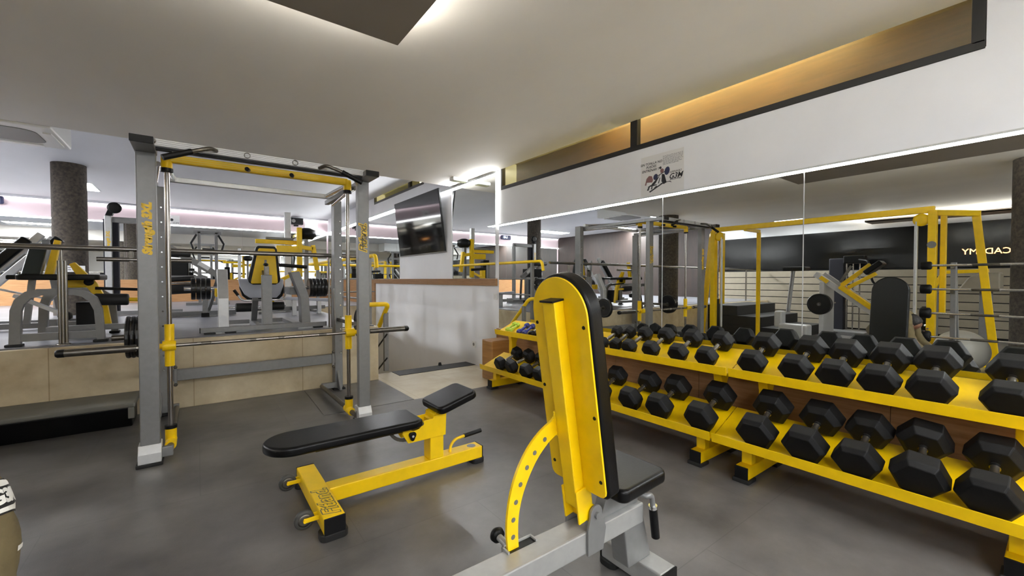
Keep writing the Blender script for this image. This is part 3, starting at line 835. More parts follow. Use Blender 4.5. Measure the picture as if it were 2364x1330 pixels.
# ============================================================ Smith machine
t = thing('smith_machine', 'tall silver and yellow Smith machine in front of the platform', 'smith machine', (0.46, 4.4, 0))
for xa, xb, s in ((-0.316, -0.212, -1), (1.115, 1.212, 1)):
    post = MB().box(xa, xb, 3.70, 3.765, 0.10, 2.10).build('front_post', 'silver', t, 0.006)
    v, f = [], []
    tm = MB()
    if s < 0:
        place_text(tm, 'Strength 3XL', 0.064, ((xa + xb) / 2 + .004, 3.6985, 1.588), (0, 0, 1), (-1, 0, 0), shear=0.25, extrude=0.0008, bold=0.0048)
        tm.build('lettering', 'textyellow', post)
    else:
        place_text(tm, 'Fitland.', 0.086, ((xa + xb) / 2 - .004, 3.6990, 1.612), (0, 0, 1), (-1, 0, 0), shear=0.3, extrude=0.0005, bold=0.0075)
        tm.build('lettering_outline', 'textyellow', post)
        tm = MB()
        place_text(tm, 'Fitland.', 0.086, ((xa + xb) / 2 - .004, 3.6980, 1.612), (0, 0, 1), (-1, 0, 0), shear=0.3, extrude=0.0004, bold=0.0008)
        tm.build('lettering', 'textgrey', post)
    MB().box(xa - 0.006, xb + 0.004, 3.46, 3.78, 2.097, 2.142).build('top_head', 'silver', t, 0.004)
    MB().box(xa - 0.006 if s < 0 else xb - .044, xa + 0.044 if s < 0 else xb + .004, 3.78, 5.10, 2.097, 2.142).build('top_beam', 'silver', t, 0.004)
    MB().box(xa - 0.006, xb + 0.004, 3.453, 3.461, 2.097, 2.142).build('end_cap', 'black', t, 0.002)
    # foot
    MB().prism([(3.668, 0.022), (3.80, 0.022), (3.80, 0.14), (3.70, 0.14), (3.672, 0.085)], 'x', xa - 0.012, xb + 0.006).build('front_foot', 'silver_light', t, 0.004)
    MB().box(xa - 0.022, xb + 0.014, 3.662, 3.82, 0.0, 0.024).build('rubber_foot', 'rubberfoot', t, 0.005)
    # rear upright with catch holes
    rx = -0.315 if s < 0 else 1.235
    r = MB().box(rx, rx + 0.085, 4.98, 5.10, 0.02, 2.095 if s < 0 else 2.15).build('rear_post', 'silver', t, 0.006)
    b = MB()
    for k in range(12):
        b.lathe([(0, 0.009), (0.012, 0.007)], (rx + 0.062, 4.98, 0.42 + 0.135 * k), (0, -1, 0), 10)
    b.build('catch_bolt', 'chrome', r)
    MB().prism([(4.98, 0.02), (4.86, 0.02), (4.86, 0.04), (4.98, 0.22)], 'x', rx + 0.02, rx + 0.045).build('gusset', 'silver', r, 0.002)
    MB().prism([(4.98, 0.64), (4.90, 0.64), (4.98, 1.15)], 'x', rx - 0.012, rx - 0.004).build('gusset', 'worn', r, 0.001)
    MB().box(rx - 0.02, rx + 0.105, 4.95, 5.12, 0.0, 0.022).build('rear_foot', 'rubberfoot', t, 0.004)
    # guide rod, stop tubes
    gx = -0.166 if s < 0 else 1.098
    MB().cyl((gx, 3.95, 0.06), (gx, 3.95, 2.10), 0.0165, n=18).build('guide_rod', 'rodsteel', t)
    MB().tube([(gx, 3.74, 0.062), (gx, 5.0, 0.062)], 0.021, 14).build('side_tube', 'worn', t)
    MB().box(min(gx, rx), max(gx, rx) + .02, 4.97, 5.02, 0.03, 0.09).build('tube_bracket', 'silver', t, 0.003)
    MB().box(min(gx, xa + .02), max(gx, xa + .02) + .02, 3.725, 3.76, 0.03, 0.10).build('tube_bracket', 'silver', t, 0.006)
    j = MB().cyl((gx, 3.95, 0.06), (gx, 3.95, 0.165), 0.034, n=20).cyl((gx, 3.86, 0.062), (gx, 4.02, 0.062), 0.034, n=20)
    j.build('rod_joint', 'yellow', t)
    MB().cyl((gx, 3.95, 0.162), (gx, 3.95, 0.185), 0.037, n=20).build('stop_ring', 'black', t)
    MB().cyl((gx, 3.95, 2.03), (gx, 3.95, 2.055), 0.037, n=20).build('stop_ring', 'black', t)
    MB().cyl((gx, 3.95, 2.05), (gx, 3.95, 2.145), 0.034, n=20).build('rod_joint', 'yellow', t)
    # top side tube from the rod head to the rear bar
    MB().cyl((gx, 3.95, 2.10), (gx + (0.05 if s > 0 else 0.01), 4.98, 2.17), 0.02, n=14).build('top_side_tube', 'chrome', t)
    MB().cyl((gx + .05 * s, 3.97, 2.085), (gx + .13 * s, 4.98, 2.085), 0.018, n=14).build('top_side_tube', 'chrome', t)
    # carriage
    MB().cyl((gx, 3.95, 0.62), (gx, 3.95, 0.925), 0.029, n=22).build('carriage', 'yellow', t)
# crossbars
wb = MB().box(-0.226, 1.118, 3.535, 3.56, 2.108, 2.156).build('top_crossbar', 'silver_light', t, 0.004)
gr = MB()
for z in (2.118, 2.130, 2.142):
    gr.box(-0.20, 1.10, 3.5338, 3.536, z, z + 0.0025)
gr.build('groove', 'silver', wb)
MB().box(-0.205, 1.115, 3.56, 3.60, 2.09, 2.108).build('top_crossbar_flange', 'black', t, 0.002)
for x in (-0.212, 1.128):
    MB().lathe([(-0.0, 0.016), (0.014, 0.016), (0.018, 0.01)], (x, 3.537, 2.135), (0, -1, 0), 6).build('bolt', 'chrome', t)
MB().bar((-0.166, 3.95, 2.128), (1.098, 3.95, 2.128), 0.05, 0.058).build('yellow_crossbar', 'yellow', t, 0.008)
gr = MB()
for z in (2.112, 2.128, 2.144):
    gr.box(-0.14, 0.85, 3.9235, 3.926, z - .002, z + 0.002)
gr.build('groove', 'textoutline', t)
for x in (0.296, 0.604):
    MB().tube([(x + .018 * cos(a), 3.53 - .004, 2.13 + .018 * sin(a)) for a in [2 * pi * i / 16 for i in range(17)]], 0.0024, 6, False).build('ring_hook', 'worn', t)
    MB().tube([(x + .05, 3.95, 2.112), (x + 0.03, 3.86, 2.105)], 0.012, 10).build('band_peg', 'yellow', t)
    MB().tube([(x + .035, 3.88, 2.107), (x + 0.022, 3.83, 2.102)], 0.016, 12).build('peg_cap', 'black', t)
MB().box(-0.19, 1.24, 4.94, 4.985, 2.142, 2.188).build('rear_top_bar', 'silver_light', t, 0.004)
MB().box(-0.19, 1.26, 4.985, 5.05, 0.305, 0.408).build('rear_low_bar', 'silver', t, 0.006)
for x in (-0.17, 1.215):
    MB().box(x - 0.012, x + 0.012, 4.972, 4.986, 0.285, 0.43).build('bar_flange', 'silver', t, 0.003)
    for z in (0.275, 0.44):
        MB().lathe([(0, 0.016), (0.014, 0.016), (0.018, 0.008)], (x + (.0), 4.972, z), (0, -1, 0), 6).build('bolt', 'worn', t)
# pull-up grips
for s, pts in ((-1, [(0.115, 3.535, 2.132), (0.085, 3.46, 2.126), (0.0, 3.44, 2.088), (-0.155, 3.40, 2.012)]), (1, [(0.775, 3.535, 2.118), (0.805, 3.46, 2.128), (0.90, 3.45, 2.10), (1.06, 3.43, 2.03)])):
    MB().tube(fillet(pts, 0.03), 0.0135, 14).build('pull_up_handle', 'worn', t)
    a, b = Vector(pts[2]), Vector(pts[3])
    MB().cyl(a + (b - a) * 0.12, b + (b - a) * 0.05, 0.019, n=16).build('grip_sleeve', 'black', t)
# bar on the carriages (moves with the machine)
BZ, BY = 0.772, 3.905
barr = MB().cyl((-0.36, BY, BZ), (1.30, BY, BZ), 0.0135, n=18).build('bar', 'steel', t)
for a, b in ((0.02, 0.08), (0.33, 0.37), (0.53, 0.57), (0.84, 0.90)):
    MB().cyl((a, BY, BZ), (b, BY, BZ), 0.0139, n=16).build('knurled_band', 'worn', barr)
for xa, xb in ((-0.712, -0.345), (1.265, 1.632)):
    MB().cyl((xa + .01, BY, BZ), (xb, BY, BZ), 0.0245, n=22).build('sleeve', 'worn', barr)
    e = xa if xa < 0 else xb
    MB().lathe([(-0.02, 0.0262), (0.012, 0.0262), (0.022, 0.018)], (e, BY, BZ), (-1 if xa < 0 else 1, 0, 0), 22).build('sleeve_end', 'black', barr)
for gx in (-0.166, 1.098):
    MB().cyl((gx - 0.038, BY - 0.0, BZ), (gx + 0.038, BY, BZ), 0.036, n=22).build('bar_clamp', 'yellow', barr)
    e = -0.06 if gx < 0 else 0.06
    MB().cyl((gx, BY, BZ), (gx + e * 1.6, BY, BZ), 0.02, n=16).build('hook_arm', 'yellow', barr)

# plates hung on the storage pegs of the machine's uprights (behind each front post)
def weight_plate(name, label, group, c, d, r, th, m='plate', hubm=None):
    t_ = thing(name, label, 'weight plate', c, group)
    MB().ring([(-th / 2, 0.036), (-th / 2, r * .84), (-th / 2 - .003, r * .86), (-th / 2 - .003, r * .97), (-th / 2 + .004, r), (th / 2 - .004, r), (th / 2 + .003, r * .97), (th / 2 + .003, r * .86), (th / 2, r * .84), (th / 2, 0.036)], c, d, 32).build('disc', m, t_)
    MB().ring([(-th / 2 - .002, 0.026), (-th / 2 - .002, 0.036), (th / 2 + .002, 0.036), (th / 2 + .002, 0.026)], c, d, 18).build('hub', 'worn', t_)
    return t_
pegL = MB().cyl((-0.33, 4.42, 0.80), (-0.53, 4.42, 0.80), 0.0215, n=16).box(-0.34, -0.30, 4.38, 5.04, 0.78, 0.82)
pegL.build('plate_peg', 'worn', t)
MB().cyl((1.30, 4.42, 0.80), (1.44, 4.42, 0.80), 0.022, n=16).box(1.26, 1.31, 4.38, 5.04, 0.78, 0.82).build('plate_peg', 'worn', t)
for k, x in enumerate((-0.372, -0.402, -0.432)):
    weight_plate('weight_plate', 'black weight plate on the peg left of the Smith post, %s' % ('innermost', 'middle', 'outermost')[k], 'plates on the Smith machine pegs', (x, 4.42, 0.80), (1, 0, 0), 0.165, 0.018)
for k, x in enumerate((1.335, 1.365)):
    weight_plate('weight_plate', 'black weight plate seen behind the right yellow carriage, %s' % ('inner', 'outer')[k], 'plates on the Smith machine pegs', (x, 4.42, 0.80), (1, 0, 0), 0.15, 0.02)
# ============================================================ things on the platform
# concrete columns
def column(label, x, y, r, z0, z1):
    return tag(MB().cyl((x, y, z0), (x, y, z1), r, n=40).build('concrete_column', 'concrete', origin=(x, y, z0)), label, 'column', None, 'structure')
column('round rough concrete column on the platform at the left', -1.63, 9.72, 0.205, ZP, ZF)
column('round rough concrete column at the left front of the platform, seen in the mirror', -2.25, 5.62, 0.215, ZP, ZC)
column('thick concrete column at the far right of the mirror view', -1.62, 0.20, 0.27, 0.0, ZC)

# chrome guard rail along the platform edge
t = thing('guard_rail', 'chrome double guard rail along the front edge of the platform', 'guard rail', (-1.0, 5.30, ZP))
MB().tube([(-6.3, 5.30, 1.522), (1.72, 5.30, 1.536)], 0.024, 16).build('top_rail', 'steel', t)
MB().tube([(-0.725, 5.30, 1.436), (-0.04, 5.30, 1.436)], 0.02, 14).build('short_rail', 'steel', t)
MB().box(-0.505, -0.475, 5.285, 5.315, 1.40, 1.545).build('rail_clamp', 'worn', t, 0.004)
for x in (-0.963, -0.943, -0.922):
    MB().cyl((x, 5.30, ZP), (x, 5.30, 1.415), 0.0115, n=14).build('post_tube', 'steel', t)
MB().cyl((-0.945, 5.30, 1.40), (-0.945, 5.30, 1.525), 0.009, n=12).build('post_neck', 'steel', t)
MB().lathe([(0, 0.05), (0.006, 0.05), (0.012, 0.035)], (-0.943, 5.30, ZP), (0, 0, 1), 24).build('post_flange', 'steel', t)
for x in (1.255, 1.285):
    MB().cyl((x, 5.30, ZP), (x, 5.30, 1.50), 0.0115, n=14).build('post_tube', 'steel', t)
for x in (-3.3, -5.4):
    MB().cyl((x, 5.30, ZP), (x, 5.30, 1.525), 0.018, n=14).build('post_tube', 'steel', t)
# yellow rails round the stairwell
t = thing('yellow_guard_rail', 'yellow tubular guard rail around the stairwell on the platform', 'guard rail', (1.84, 7.4, ZP))
MB().tube(fillet([(1.835, 5.33, 1.40), (1.835, 5.36, 1.56), (1.835, 9.44, 1.56), (3.20, 9.44, 1.56)], 0.07), 0.026, 14).build('top_rail', 'yellow', t)
for y in (5.62, 7.0, 8.6): MB().box(1.81, 1.86, y - .025, y + .025, 0.2, 1.54).build('post', 'silver', t, 0.003)
for x in (2.5,): MB().box(x - .025, x + .025, 9.415, 9.465, ZP, 1.54).build('post', 'silver', t, 0.003)
for z in (0.98, 1.26): MB().tube([(1.835, 5.62, z), (1.835, 9.44, z), (3.20, 9.44, z)], 0.013, 10).build('lower_rail', 'silver', t)
# stair handrail
t = thing('stair_handrail', 'yellow stair handrail on a grey post beside the white stair wall', 'handrail', (2.0, 5.47, 0))
MB().box(2.015, 2.075, 5.56, 5.61, 0.008, 0.80).build('post', 'silver', t, 0.004)
MB().tube(fillet([(1.72, 5.46, 0.925), (2.035, 5.46, 0.925), (2.03, 6.02, 0.40), (2.03, 6.9, -0.15)], 0.07), 0.03, 14).build('rail', 'yellow', t)
for z in (0.52, 0.20): MB().tube([(2.02, 5.48, z), (2.02, 6.6, z - 0.68)], 0.011, 8).build('mid_bar', 'black', t)

# ---- plate-loaded chest press in the middle of the platform edge
def foam_roller(t, p, q, r, name='foam_roller'):
    p, q = Vector(p), Vector(q)
    L = (q - p).length
    return MB().lathe([(0, r * .55), (0.004, r * .9), (0.016, r), (L - .016, r), (L - .004, r * .9), (L, r * .55)], p, q - p, 24).build(name, 'foam', t)
t = thing('leg_extension_machine', 'silver seated machine with yellow-backed pad and grey seat behind the Smith machine', 'gym machine', (0.63, 5.8, ZP))
MB().box(0.018, 1.236, 5.37, 5.43, 0.695, 0.748).build('front_beam', 'silver', t, 0.005)
for x in (0.018, 1.236): MB().box(x - .004, x + .004, 5.37, 5.43, 0.695, 0.748).build('end_cap', 'black', t, 0.001)
for x in (0.10, 0.28, 1.15): MB().box(x - .05, x + .05, 5.365, 5.44, ZP, 0.697).build('rubber_foot', 'rubberfoot', t, 0.004)
MB().prism([(5.38, 0.745), (5.46, 0.745), (5.46, 1.04), (5.62, 1.34), (5.55, 1.365), (5.38, 1.05)], 'x', 0.172, 0.268).build('side_column', 'silver_light', t, 0.006)
MB().prism([(0.972, 0.745), (1.068, 0.745), (1.052, 1.052), (0.955, 1.345), (0.858, 1.335), (0.962, 1.04)], 'y', 5.39, 5.56).build('side_column', 'silver', t, 0.006)
MB().box(0.574, 0.674, 5.39, 5.46, 0.745, 1.302).build('center_column', 'silver', t, 0.006)
MB().box(0.60, 0.648, 5.40, 5.45, 1.30, 1.40).build('adjust_tube', 'worn', t, 0.003)
kn = MB().lathe([(0, 0.012), (0.006, 0.026), (0.02, 0.026), (0.028, 0.016)], (0.62, 5.44, 1.405), (0, -0.3, 1), 16).build('adjust_knob', 'black', t)
MB().cyl((0.62, 5.45, 1.33), (0.62, 5.46, 1.47), 0.012).build('adjust_pin', 'worn', t)
MB().box(0.52, 0.574, 5.43, 6.3, 0.70, 0.75).build('floor_beam', 'silver', t, 0.004)
MB().box(0.885, 0.96, 5.43, 6.2, 0.70, 0.75).build('floor_beam', 'silver', t, 0.004)
MB().box(0.26, 0.90, 6.2, 6.26, 0.70, 0.75).build('rear_beam', 'silver', t, 0.004)
MB().bar((0.55, 6.0, 0.75), (0.55, 5.8, 1.02), 0.06, 0.05).build('seat_strut', 'silver', t, 0.003)
def pyprism(poly, y0, y1, tilt=0.0, pivot=(0, 0)):
    mb = MB().prism(poly, 'y', y0, y1)
    if tilt:
        r = Matrix.Rotation(tilt, 3, 'X')
        o = Vector((0, pivot[0], pivot[1]))
        mb.v = [tuple(o + r @ (Vector(p) - o)) for p in mb.v]
    return mb
yel = [(0.500, 1.205), (0.757, 1.205), (0.765, 1.22), (0.735, 1.60), (0.72, 1.612), (0.58, 1.612), (0.566, 1.60), (0.494, 1.22)]
blk = [(0.515, 1.19), (0.745, 1.19), (0.785, 1.215), (0.795, 1.26), (0.758, 1.61), (0.735, 1.64), (0.565, 1.64), (0.54, 1.61), (0.465, 1.26), (0.475, 1.215)]
bp = pyprism(yel, 5.64, 5.65, radians(4), (5.65, 1.2)).build('back_plate', 'yellow', t, 0.002)
pyprism(blk, 5.65, 5.72, radians(4), (5.65, 1.2)).build('back_pad', 'leather', t, 0.014, 3)
MB().bar((0.62, 5.46, 1.27), (0.62, 5.64, 1.34), 0.04, 0.04).build('back_bracket', 'worn', t)
for x, z in ((0.52, 1.225), (0.74, 1.225), (0.545, 1.42), (0.72, 1.42)):
    MB().lathe([(0, 0.006), (0.005, 0.005)], (x, 5.648 - (z - 1.2) * .07, z), (0, -1, 0), 10).build('screw', 'black', bp)
seatp = [(0.395, 1.258), (0.885, 1.258), (0.875, 1.16), (0.845, 1.07), (0.80, 1.022), (0.52, 1.022), (0.46, 1.07), (0.41, 1.17)]
sp = pyprism(seatp, 6.02, 6.06).build('seat_pad', 'seatgrey', t, 0.012, 3)
seatb = [(0.42, 1.23), (0.88, 1.23), (0.905, 1.13), (0.875, 1.04), (0.82, 0.985), (0.51, 0.985), (0.44, 1.05), (0.41, 1.15)]
pyprism(seatb, 6.06, 6.15).build('seat_base', 'leather', t, 0.02, 3)
foam_roller(t, (0.37, 6.15, 0.905), (0.60, 6.15, 0.905), 0.055)
foam_roller(t, (0.68, 6.15, 0.910), (0.905, 6.15, 0.910), 0.055)
MB().cyl((0.30, 6.15, 0.905), (0.92, 6.15, 0.91), 0.012).build('roller_axle', 'chrome', t)
MB().tube(fillet([(0.345, 5.9, 1.125), (0.425, 5.88, 1.0), (0.86, 5.88, 1.0), (0.905, 5.9, 1.14)], 0.04), 0.012, 12).build('side_handle', 'chrome', t)
MB().cyl((0.345, 5.9, 1.127), (0.385, 5.89, 1.063), 0.0165).build('handle_grip', 'black', t)
MB().cyl((0.905, 5.9, 1.143), (0.893, 5.89, 1.075), 0.0165).build('handle_grip', 'black', t)
MB().cyl((-0.12, 6.0, 1.145), (0.26, 6.0, 1.145), 0.022).build('plate_axle', 'chrome', t)
MB().cyl((0.95, 6.0, 1.145), (1.50, 6.0, 1.145), 0.022).build('plate_axle', 'chrome', t)
MB().prism([(0.16, 1.06), (0.24, 1.06), (0.24, 1.15), (0.16, 1.15)], 'y', 5.62, 6.02).build('axle_arm', 'yellow', t, 0.004)
MB().box(0.88, 0.96, 5.56, 6.02, 1.07, 1.16).build('axle_arm', 'silver', t, 0.004)
for k in range(4):
    weight_plate('weight_plate', 'weight plate %s from the outer end, left axle of the seated machine' % ORD[k], 'plates on the seated machine, left axle', (-0.035 + 0.046 * k, 6.0, 1.145), (1, 0, 0), 0.125, 0.036)
for k in range(5):
    weight_plate('weight_plate', 'weight plate %s from the inside, right axle of the seated machine' % ORD[k], 'plates on the seated machine, right axle', (1.185 + 0.044 * k, 6.0, 1.145), (1, 0, 0), 0.122, 0.034)

# ---- leg curl machine at the left with a grey arch
t = thing('leg_curl_machine', 'grey arched machine with black foam rollers and yellow frame behind the chrome post', 'gym machine', (-0.95, 5.7, ZP))
arch_out = [(-1.272, 0.70), (-1.262, 0.99), (-1.235, 1.08), (-1.175, 1.145), (-1.10, 1.168), (-0.87, 1.168), (-0.79, 1.14), (-0.735, 1.09), (-0.70, 0.98), (-0.684, 0.70)]
arch_in = [(-0.74, 0.70), (-0.755, 0.97), (-0.785, 1.05), (-0.83, 1.095), (-0.88, 1.112), (-1.085, 1.112), (-1.14, 1.09), (-1.18, 1.04), (-1.198, 0.98), (-1.205, 0.70)]
ai = list(reversed(arch_in))
for yy, nm in ((5.34, 'arch_frame'), (6.15, 'arch_frame')):
    a = MB()
    for i in range(9): a.prism([arch_out[i], arch_out[i + 1], ai[i + 1], ai[i]], 'y', yy, yy + 0.055)
    a.build(nm, 'silver', t)
MB().box(-1.205, -0.74, 5.34, 5.39, 0.72, 0.785).build('cross_tube', 'silver', t, 0.004)
for x in (-1.245, -0.715): MB().box(x - .05, x + .05, 5.33, 5.41, ZP, 0.702).build('rubber_foot', 'rubberfoot', t, 0.005)
for x in (-1.245, -0.715): MB().box(x - .04, x + .04, 6.13, 6.23, ZP, 0.702).build('rubber_foot', 'rubberfoot', t, 0.005)
MB().box(-1.10, -0.89, 5.39, 6.15, 1.115, 1.165).build('seat_frame', 'silver', t, 0.004)
pads_ = MB().prism(rrect(-1.30, -0.75, 5.62, 6.1, 0.05), 'z', 1.245, 1.30).build('chest_pad', 'leather', t, 0.014, 3)
MB().prism([(5.62, 1.30), (5.70, 1.28), (5.98, 1.56), (5.92, 1.60)], 'x', -1.26, -1.14).build('elbow_pad', 'greenvinyl', t, 0.012, 3)
MB().prism([(-1.16, 1.25), (-1.10, 1.25), (-1.04, 1.62), (-1.08, 1.63)], 'y', 5.80, 5.86).build('yellow_arm', 'yellow', t, 0.004)
MB().prism([(-1.0, 1.40), (-0.96, 1.42), (-0.87, 1.30), (-0.80, 1.20), (-0.74, 1.05), (-0.70, 0.75), (-0.76, 0.74), (-0.80, 1.02), (-0.86, 1.14), (-0.93, 1.25)], 'y', 5.88, 5.94).build('yellow_arm', 'yellow', t, 0.004)
MB().box(-1.06, -0.88, 5.9, 6.0, 1.17, 1.25).build('pivot_block', 'yellow', t, 0.01)
MB().lathe([(-0.02, 0.02), (-0.02, 0.035), (0.02, 0.035), (0.02, 0.02)], (-0.86, 5.86, 1.225), (0, 1, 0), 20).build('pivot_cap', 'black', t)
foam_roller(t, (-0.785, 5.55, 1.062), (-0.535, 5.55, 1.055), 0.056)
MB().cyl((-0.80, 5.55, 1.0625), (-0.40, 5.55, 1.051), 0.018).build('roller_axle', 'yellow', t)
MB().cyl((-0.80, 5.75, 1.165), (-0.41, 5.75, 1.145), 0.0145).build('carry_bar', 'black', t)
MB().box(-0.98, -0.80, 6.0, 6.2, 0.75, 1.02).build('counterweight', 'black', t, 0.01)
MB().bar((-1.36, 5.9, 1.10), (-1.02, 5.7, 0.93), 0.03, 0.03).build('link_bar', 'silver_light', t)
MB().lathe([(-.03, .03), (-.03, .045), (.03, .045), (.03, .03)], (-1.0, 5.7, 0.905), (0, 1, 0), 16).build('stop_roller', 'black', t)
MB().box(-1.12, -0.58, 5.66, 5.78, 0.76, 0.81).build('foot_plate', 'silver', t, 0.006)

# ---- leg press carriage rising at the far left
t = thing('inclined_leg_press', 'silver inclined leg press with long black pads at the far left of the platform', 'gym machine', (-2.0, 7.4, ZP))
for dy in (0.0, 0.5):
    MB().bar((-2.15, 7.0 + dy, 0.85), (-1.40, 7.0 + dy, 1.76), 0.06, 0.07).build('slide_rail', 'silver_light', t, 0.006)
MB().bar((-1.86, 6.98, 1.26), (-1.50, 6.98, 1.70), 0.12, 0.10).build('long_pad', 'leather', t, 0.02, 3)
MB().bar((-1.44, 7.42, 1.62), (-1.33, 7.42, 1.75), 0.12, 0.10).build('short_pad', 'leather', t, 0.02, 3)
MB().box(-2.6, -1.0, 7.02, 7.10, 0.70, 0.76).build('base_beam', 'silver', t, 0.005)
MB().box(-2.6, -1.0, 7.5, 7.58, 0.70, 0.76).build('base_beam', 'silver', t, 0.005)
MB().box(-2.3, -2.2, 6.9, 7.7, ZP, 0.80).build('base_foot', 'silver', t, 0.005)
MB().box(-1.35, -1.28, 6.9, 7.7, ZP, 0.80).build('base_foot', 'silver', t, 0.005)
MB().bar((-1.30, 7.25, 0.78), (-1.42, 7.25, 1.72), 0.06, 0.06).build('rear_support', 'silver', t, 0.004)
MB().box(-1.62, -1.32, 6.75, 7.0, 1.25, 1.30).build('seat_pad', 'leather', t, 0.014, 3)
MB().bar((-1.74, 6.9, 1.16), (-1.30, 6.86, 1.02), 0.03, 0.02).build('guide_bar', 'silver_light', t)
MB().bar((-1.50, 6.87, 0.77), (-1.45, 6.87, 1.26), 0.05, 0.05).build('seat_post', 'silver', t)

# ---- cable pulldown column
t = thing('cable_pulldown_machine', 'slim silver cable pulldown machine with yellow lettering beside the concrete column', 'gym machine', (-1.05, 9.1, ZP))
p = MB().box(-1.145, -1.065, 9.05, 9.15, 0.72, 2.25).build('front_post', 'silver_light', t, 0.006)
tx = MB()
place_text(tx, 'Strength 3XL', 0.055, (-1.105, 9.0485, 1.86), (0, 0, 1), (-1, 0, 0), shear=0.22, extrude=0.001, bold=0.002)
tx.build('lettering', 'textyellow', p)
MB().box(-1.06, -0.99, 9.10, 9.22, 0.72, 2.22).build('cable_shroud', 'navy', t, 0.006)
MB().box(-1.17, -1.15, 9.12, 9.18, 0.72, 2.20).build('cable_shroud', 'navy', t, 0.004)
MB().box(-1.06, -0.40, 9.08, 9.16, 2.15, 2.24).build('top_beam', 'silver', t, 0.006)
MB().lathe([(-.02, .05), (-.02, .085), (.02, .085), (.02, .05)], (-1.02, 9.0, 2.37), (0, 1, 0), 24).build('pulley', 'black', t)
MB().prism([(-1.13, 2.25), (-1.05, 2.25), (-1.0, 2.40), (-1.04, 2.43), (-1.09, 2.36)], 'y', 9.0, 9.1).build('pulley_bracket', 'black', t, 0.004)
MB().tube([(-1.02, 9.0, 2.455), (-0.42, 9.0, 2.43)], 0.004, 6).build('cable', 'black', t)
MB().box(-1.2, -0.2, 9.04, 9.16, 0.69, 0.75).build('base_beam', 'silver', t, 0.005)
MB().box(-0.45, -0.38, 9.08, 9.16, 0.72, 2.2).build('rear_post', 'silver', t, 0.005)
for x in (-1.1, -0.3): MB().box(x - .06, x + .06, 8.98, 9.2, ZP, 0.70).build('rubber_foot', 'rubberfoot', t, 0.004)

# ---- silver plate machine between the Smith posts, left
t = thing('biceps_curl_machine', 'silver machine with slanted arm and black foam rollers seen beside the left Smith rod', 'gym machine', (-0.15, 8.0, ZP))
MB().box(0.06, 0.13, 7.9, 7.98, 0.70, 1.30).build('front_post', 'silver', t, 0.005)
MB().box(0.045, 0.145, 7.88, 8.0, ZP, 0.745).build('post_foot', 'black', t, 0.004)
MB().bar((-0.36, 7.9, 1.74), (0.28, 7.9, 1.30), 0.07, 0.09).build('slanted_arm', 'silver', t, 0.006)
MB().bar((0.02, 7.85, 1.50), (0.15, 7.85, 1.41), 0.008, 0.06).build('label_plate', 'silver_light', t)
foam_roller(t, (-0.5, 7.9, 1.64), (-0.07, 7.9, 1.615), 0.05)
MB().box(-0.5, -0.1, 8.05, 8.35, 1.27, 1.52).build('weight_shroud', 'leather', t, 0.02, 3)
foam_roller(t, (-0.45, 7.7, 1.10), (0.02, 7.7, 1.125), 0.07)
foam_roller(t, (-0.45, 7.75, 1.24), (-0.03, 7.75, 1.265), 0.035)
MB().cyl((-0.5, 7.75, 1.19), (0.08, 7.75, 1.21), 0.014).build('roller_axle', 'chrome', t)
MB().box(-0.6, 0.5, 8.1, 8.2, 0.69, 0.76).build('base_beam', 'silver', t, 0.005)
MB().box(-0.5, -0.40, 8.0, 8.3, ZP, 1.3).build('rear_post', 'silver', t, 0.005)
MB().bar((0.10, 7.94, 1.28), (-0.42, 8.1, 1.28), 0.06, 0.06).build('frame_tube', 'silver', t)
MB().bar((0.28, 7.9, 1.30), (0.12, 8.15, 0.74), 0.05, 0.05).build('frame_tube', 'silver', t)

# ---- tall two-post cable frame farther back (silver) and a yellow press machine
t = thing('cable_tower', 'tall silver two-post cable tower far back near the wall mirror', 'gym machine', (-0.1, 11.8, ZP))
for x in (0.05, 0.36): MB().box(x - .03, x + .03, 11.7, 11.8, 0.70, 2.32).build('post', 'silver', t, 0.004)
MB().box(-0.05, 0.46, 11.7, 11.8, 2.28, 2.34).build('top_beam', 'silver', t, 0.004)
MB().box(-0.2, 0.6, 11.65, 11.85, ZP, 0.74).build('base_beam', 'silver', t, 0.004)
for s, x in ((-1, 0.0), (1, 0.40)):
    MB().tube([(x, 11.68, 2.25), (x + .10 * s, 11.62, 2.05), (x + .05 * s, 11.6, 1.88)], 0.022, 10).build('cable_arm', 'black', t)
MB().cyl((0.1, 11.66, 1.93), (0.32, 11.66, 1.93), 0.018).build('grip_bar', 'black', t)

t = thing('yellow_press_machine', 'yellow framed press machine with tall post right of the grey seat machine', 'gym machine', (1.5, 8.3, ZP))
MB().box(1.42, 1.50, 8.2, 8.28, 1.30, 2.17).build('tall_post', 'yellow', t, 0.006)
MB().box(1.10, 1.44, 8.2, 8.30, 1.72, 1.84).build('yellow_arm', 'yellow', t, 0.006)
MB().box(0.80, 1.44, 8.3, 8.38, 1.87, 1.94).build('yellow_arm', 'yellow', t, 0.006)
MB().box(0.95, 1.38, 8.29, 8.39, 1.945, 1.985).build('grey_pad', 'greyplastic', t, 0.01)
MB().bar((1.46, 8.24, 1.83), (1.68, 8.24, 1.80), 0.07, 0.07).build('side_arm', 'yellow', t, 0.006)
MB().bar((1.68, 8.24, 1.87), (1.75, 8.24, 1.42), 0.07, 0.07).build('side_arm', 'yellow', t, 0.006)
MB().bar((1.44, 8.2, 1.40), (1.10, 8.1, 1.22), 0.06, 0.05).build('lever', 'yellow', t, 0.005)
MB().cyl((1.10, 8.1, 1.50), (1.55, 8.1, 1.47), 0.03).build('lever_grip', 'black', t)
MB().box(1.26, 1.36, 8.42, 8.5, 0.70, 2.45).build('silver_post', 'silver_light', t, 0.006)
MB().box(0.98, 1.08, 8.4, 8.5, 0.72, 1.5).build('yellow_post', 'yellow', t, 0.006)
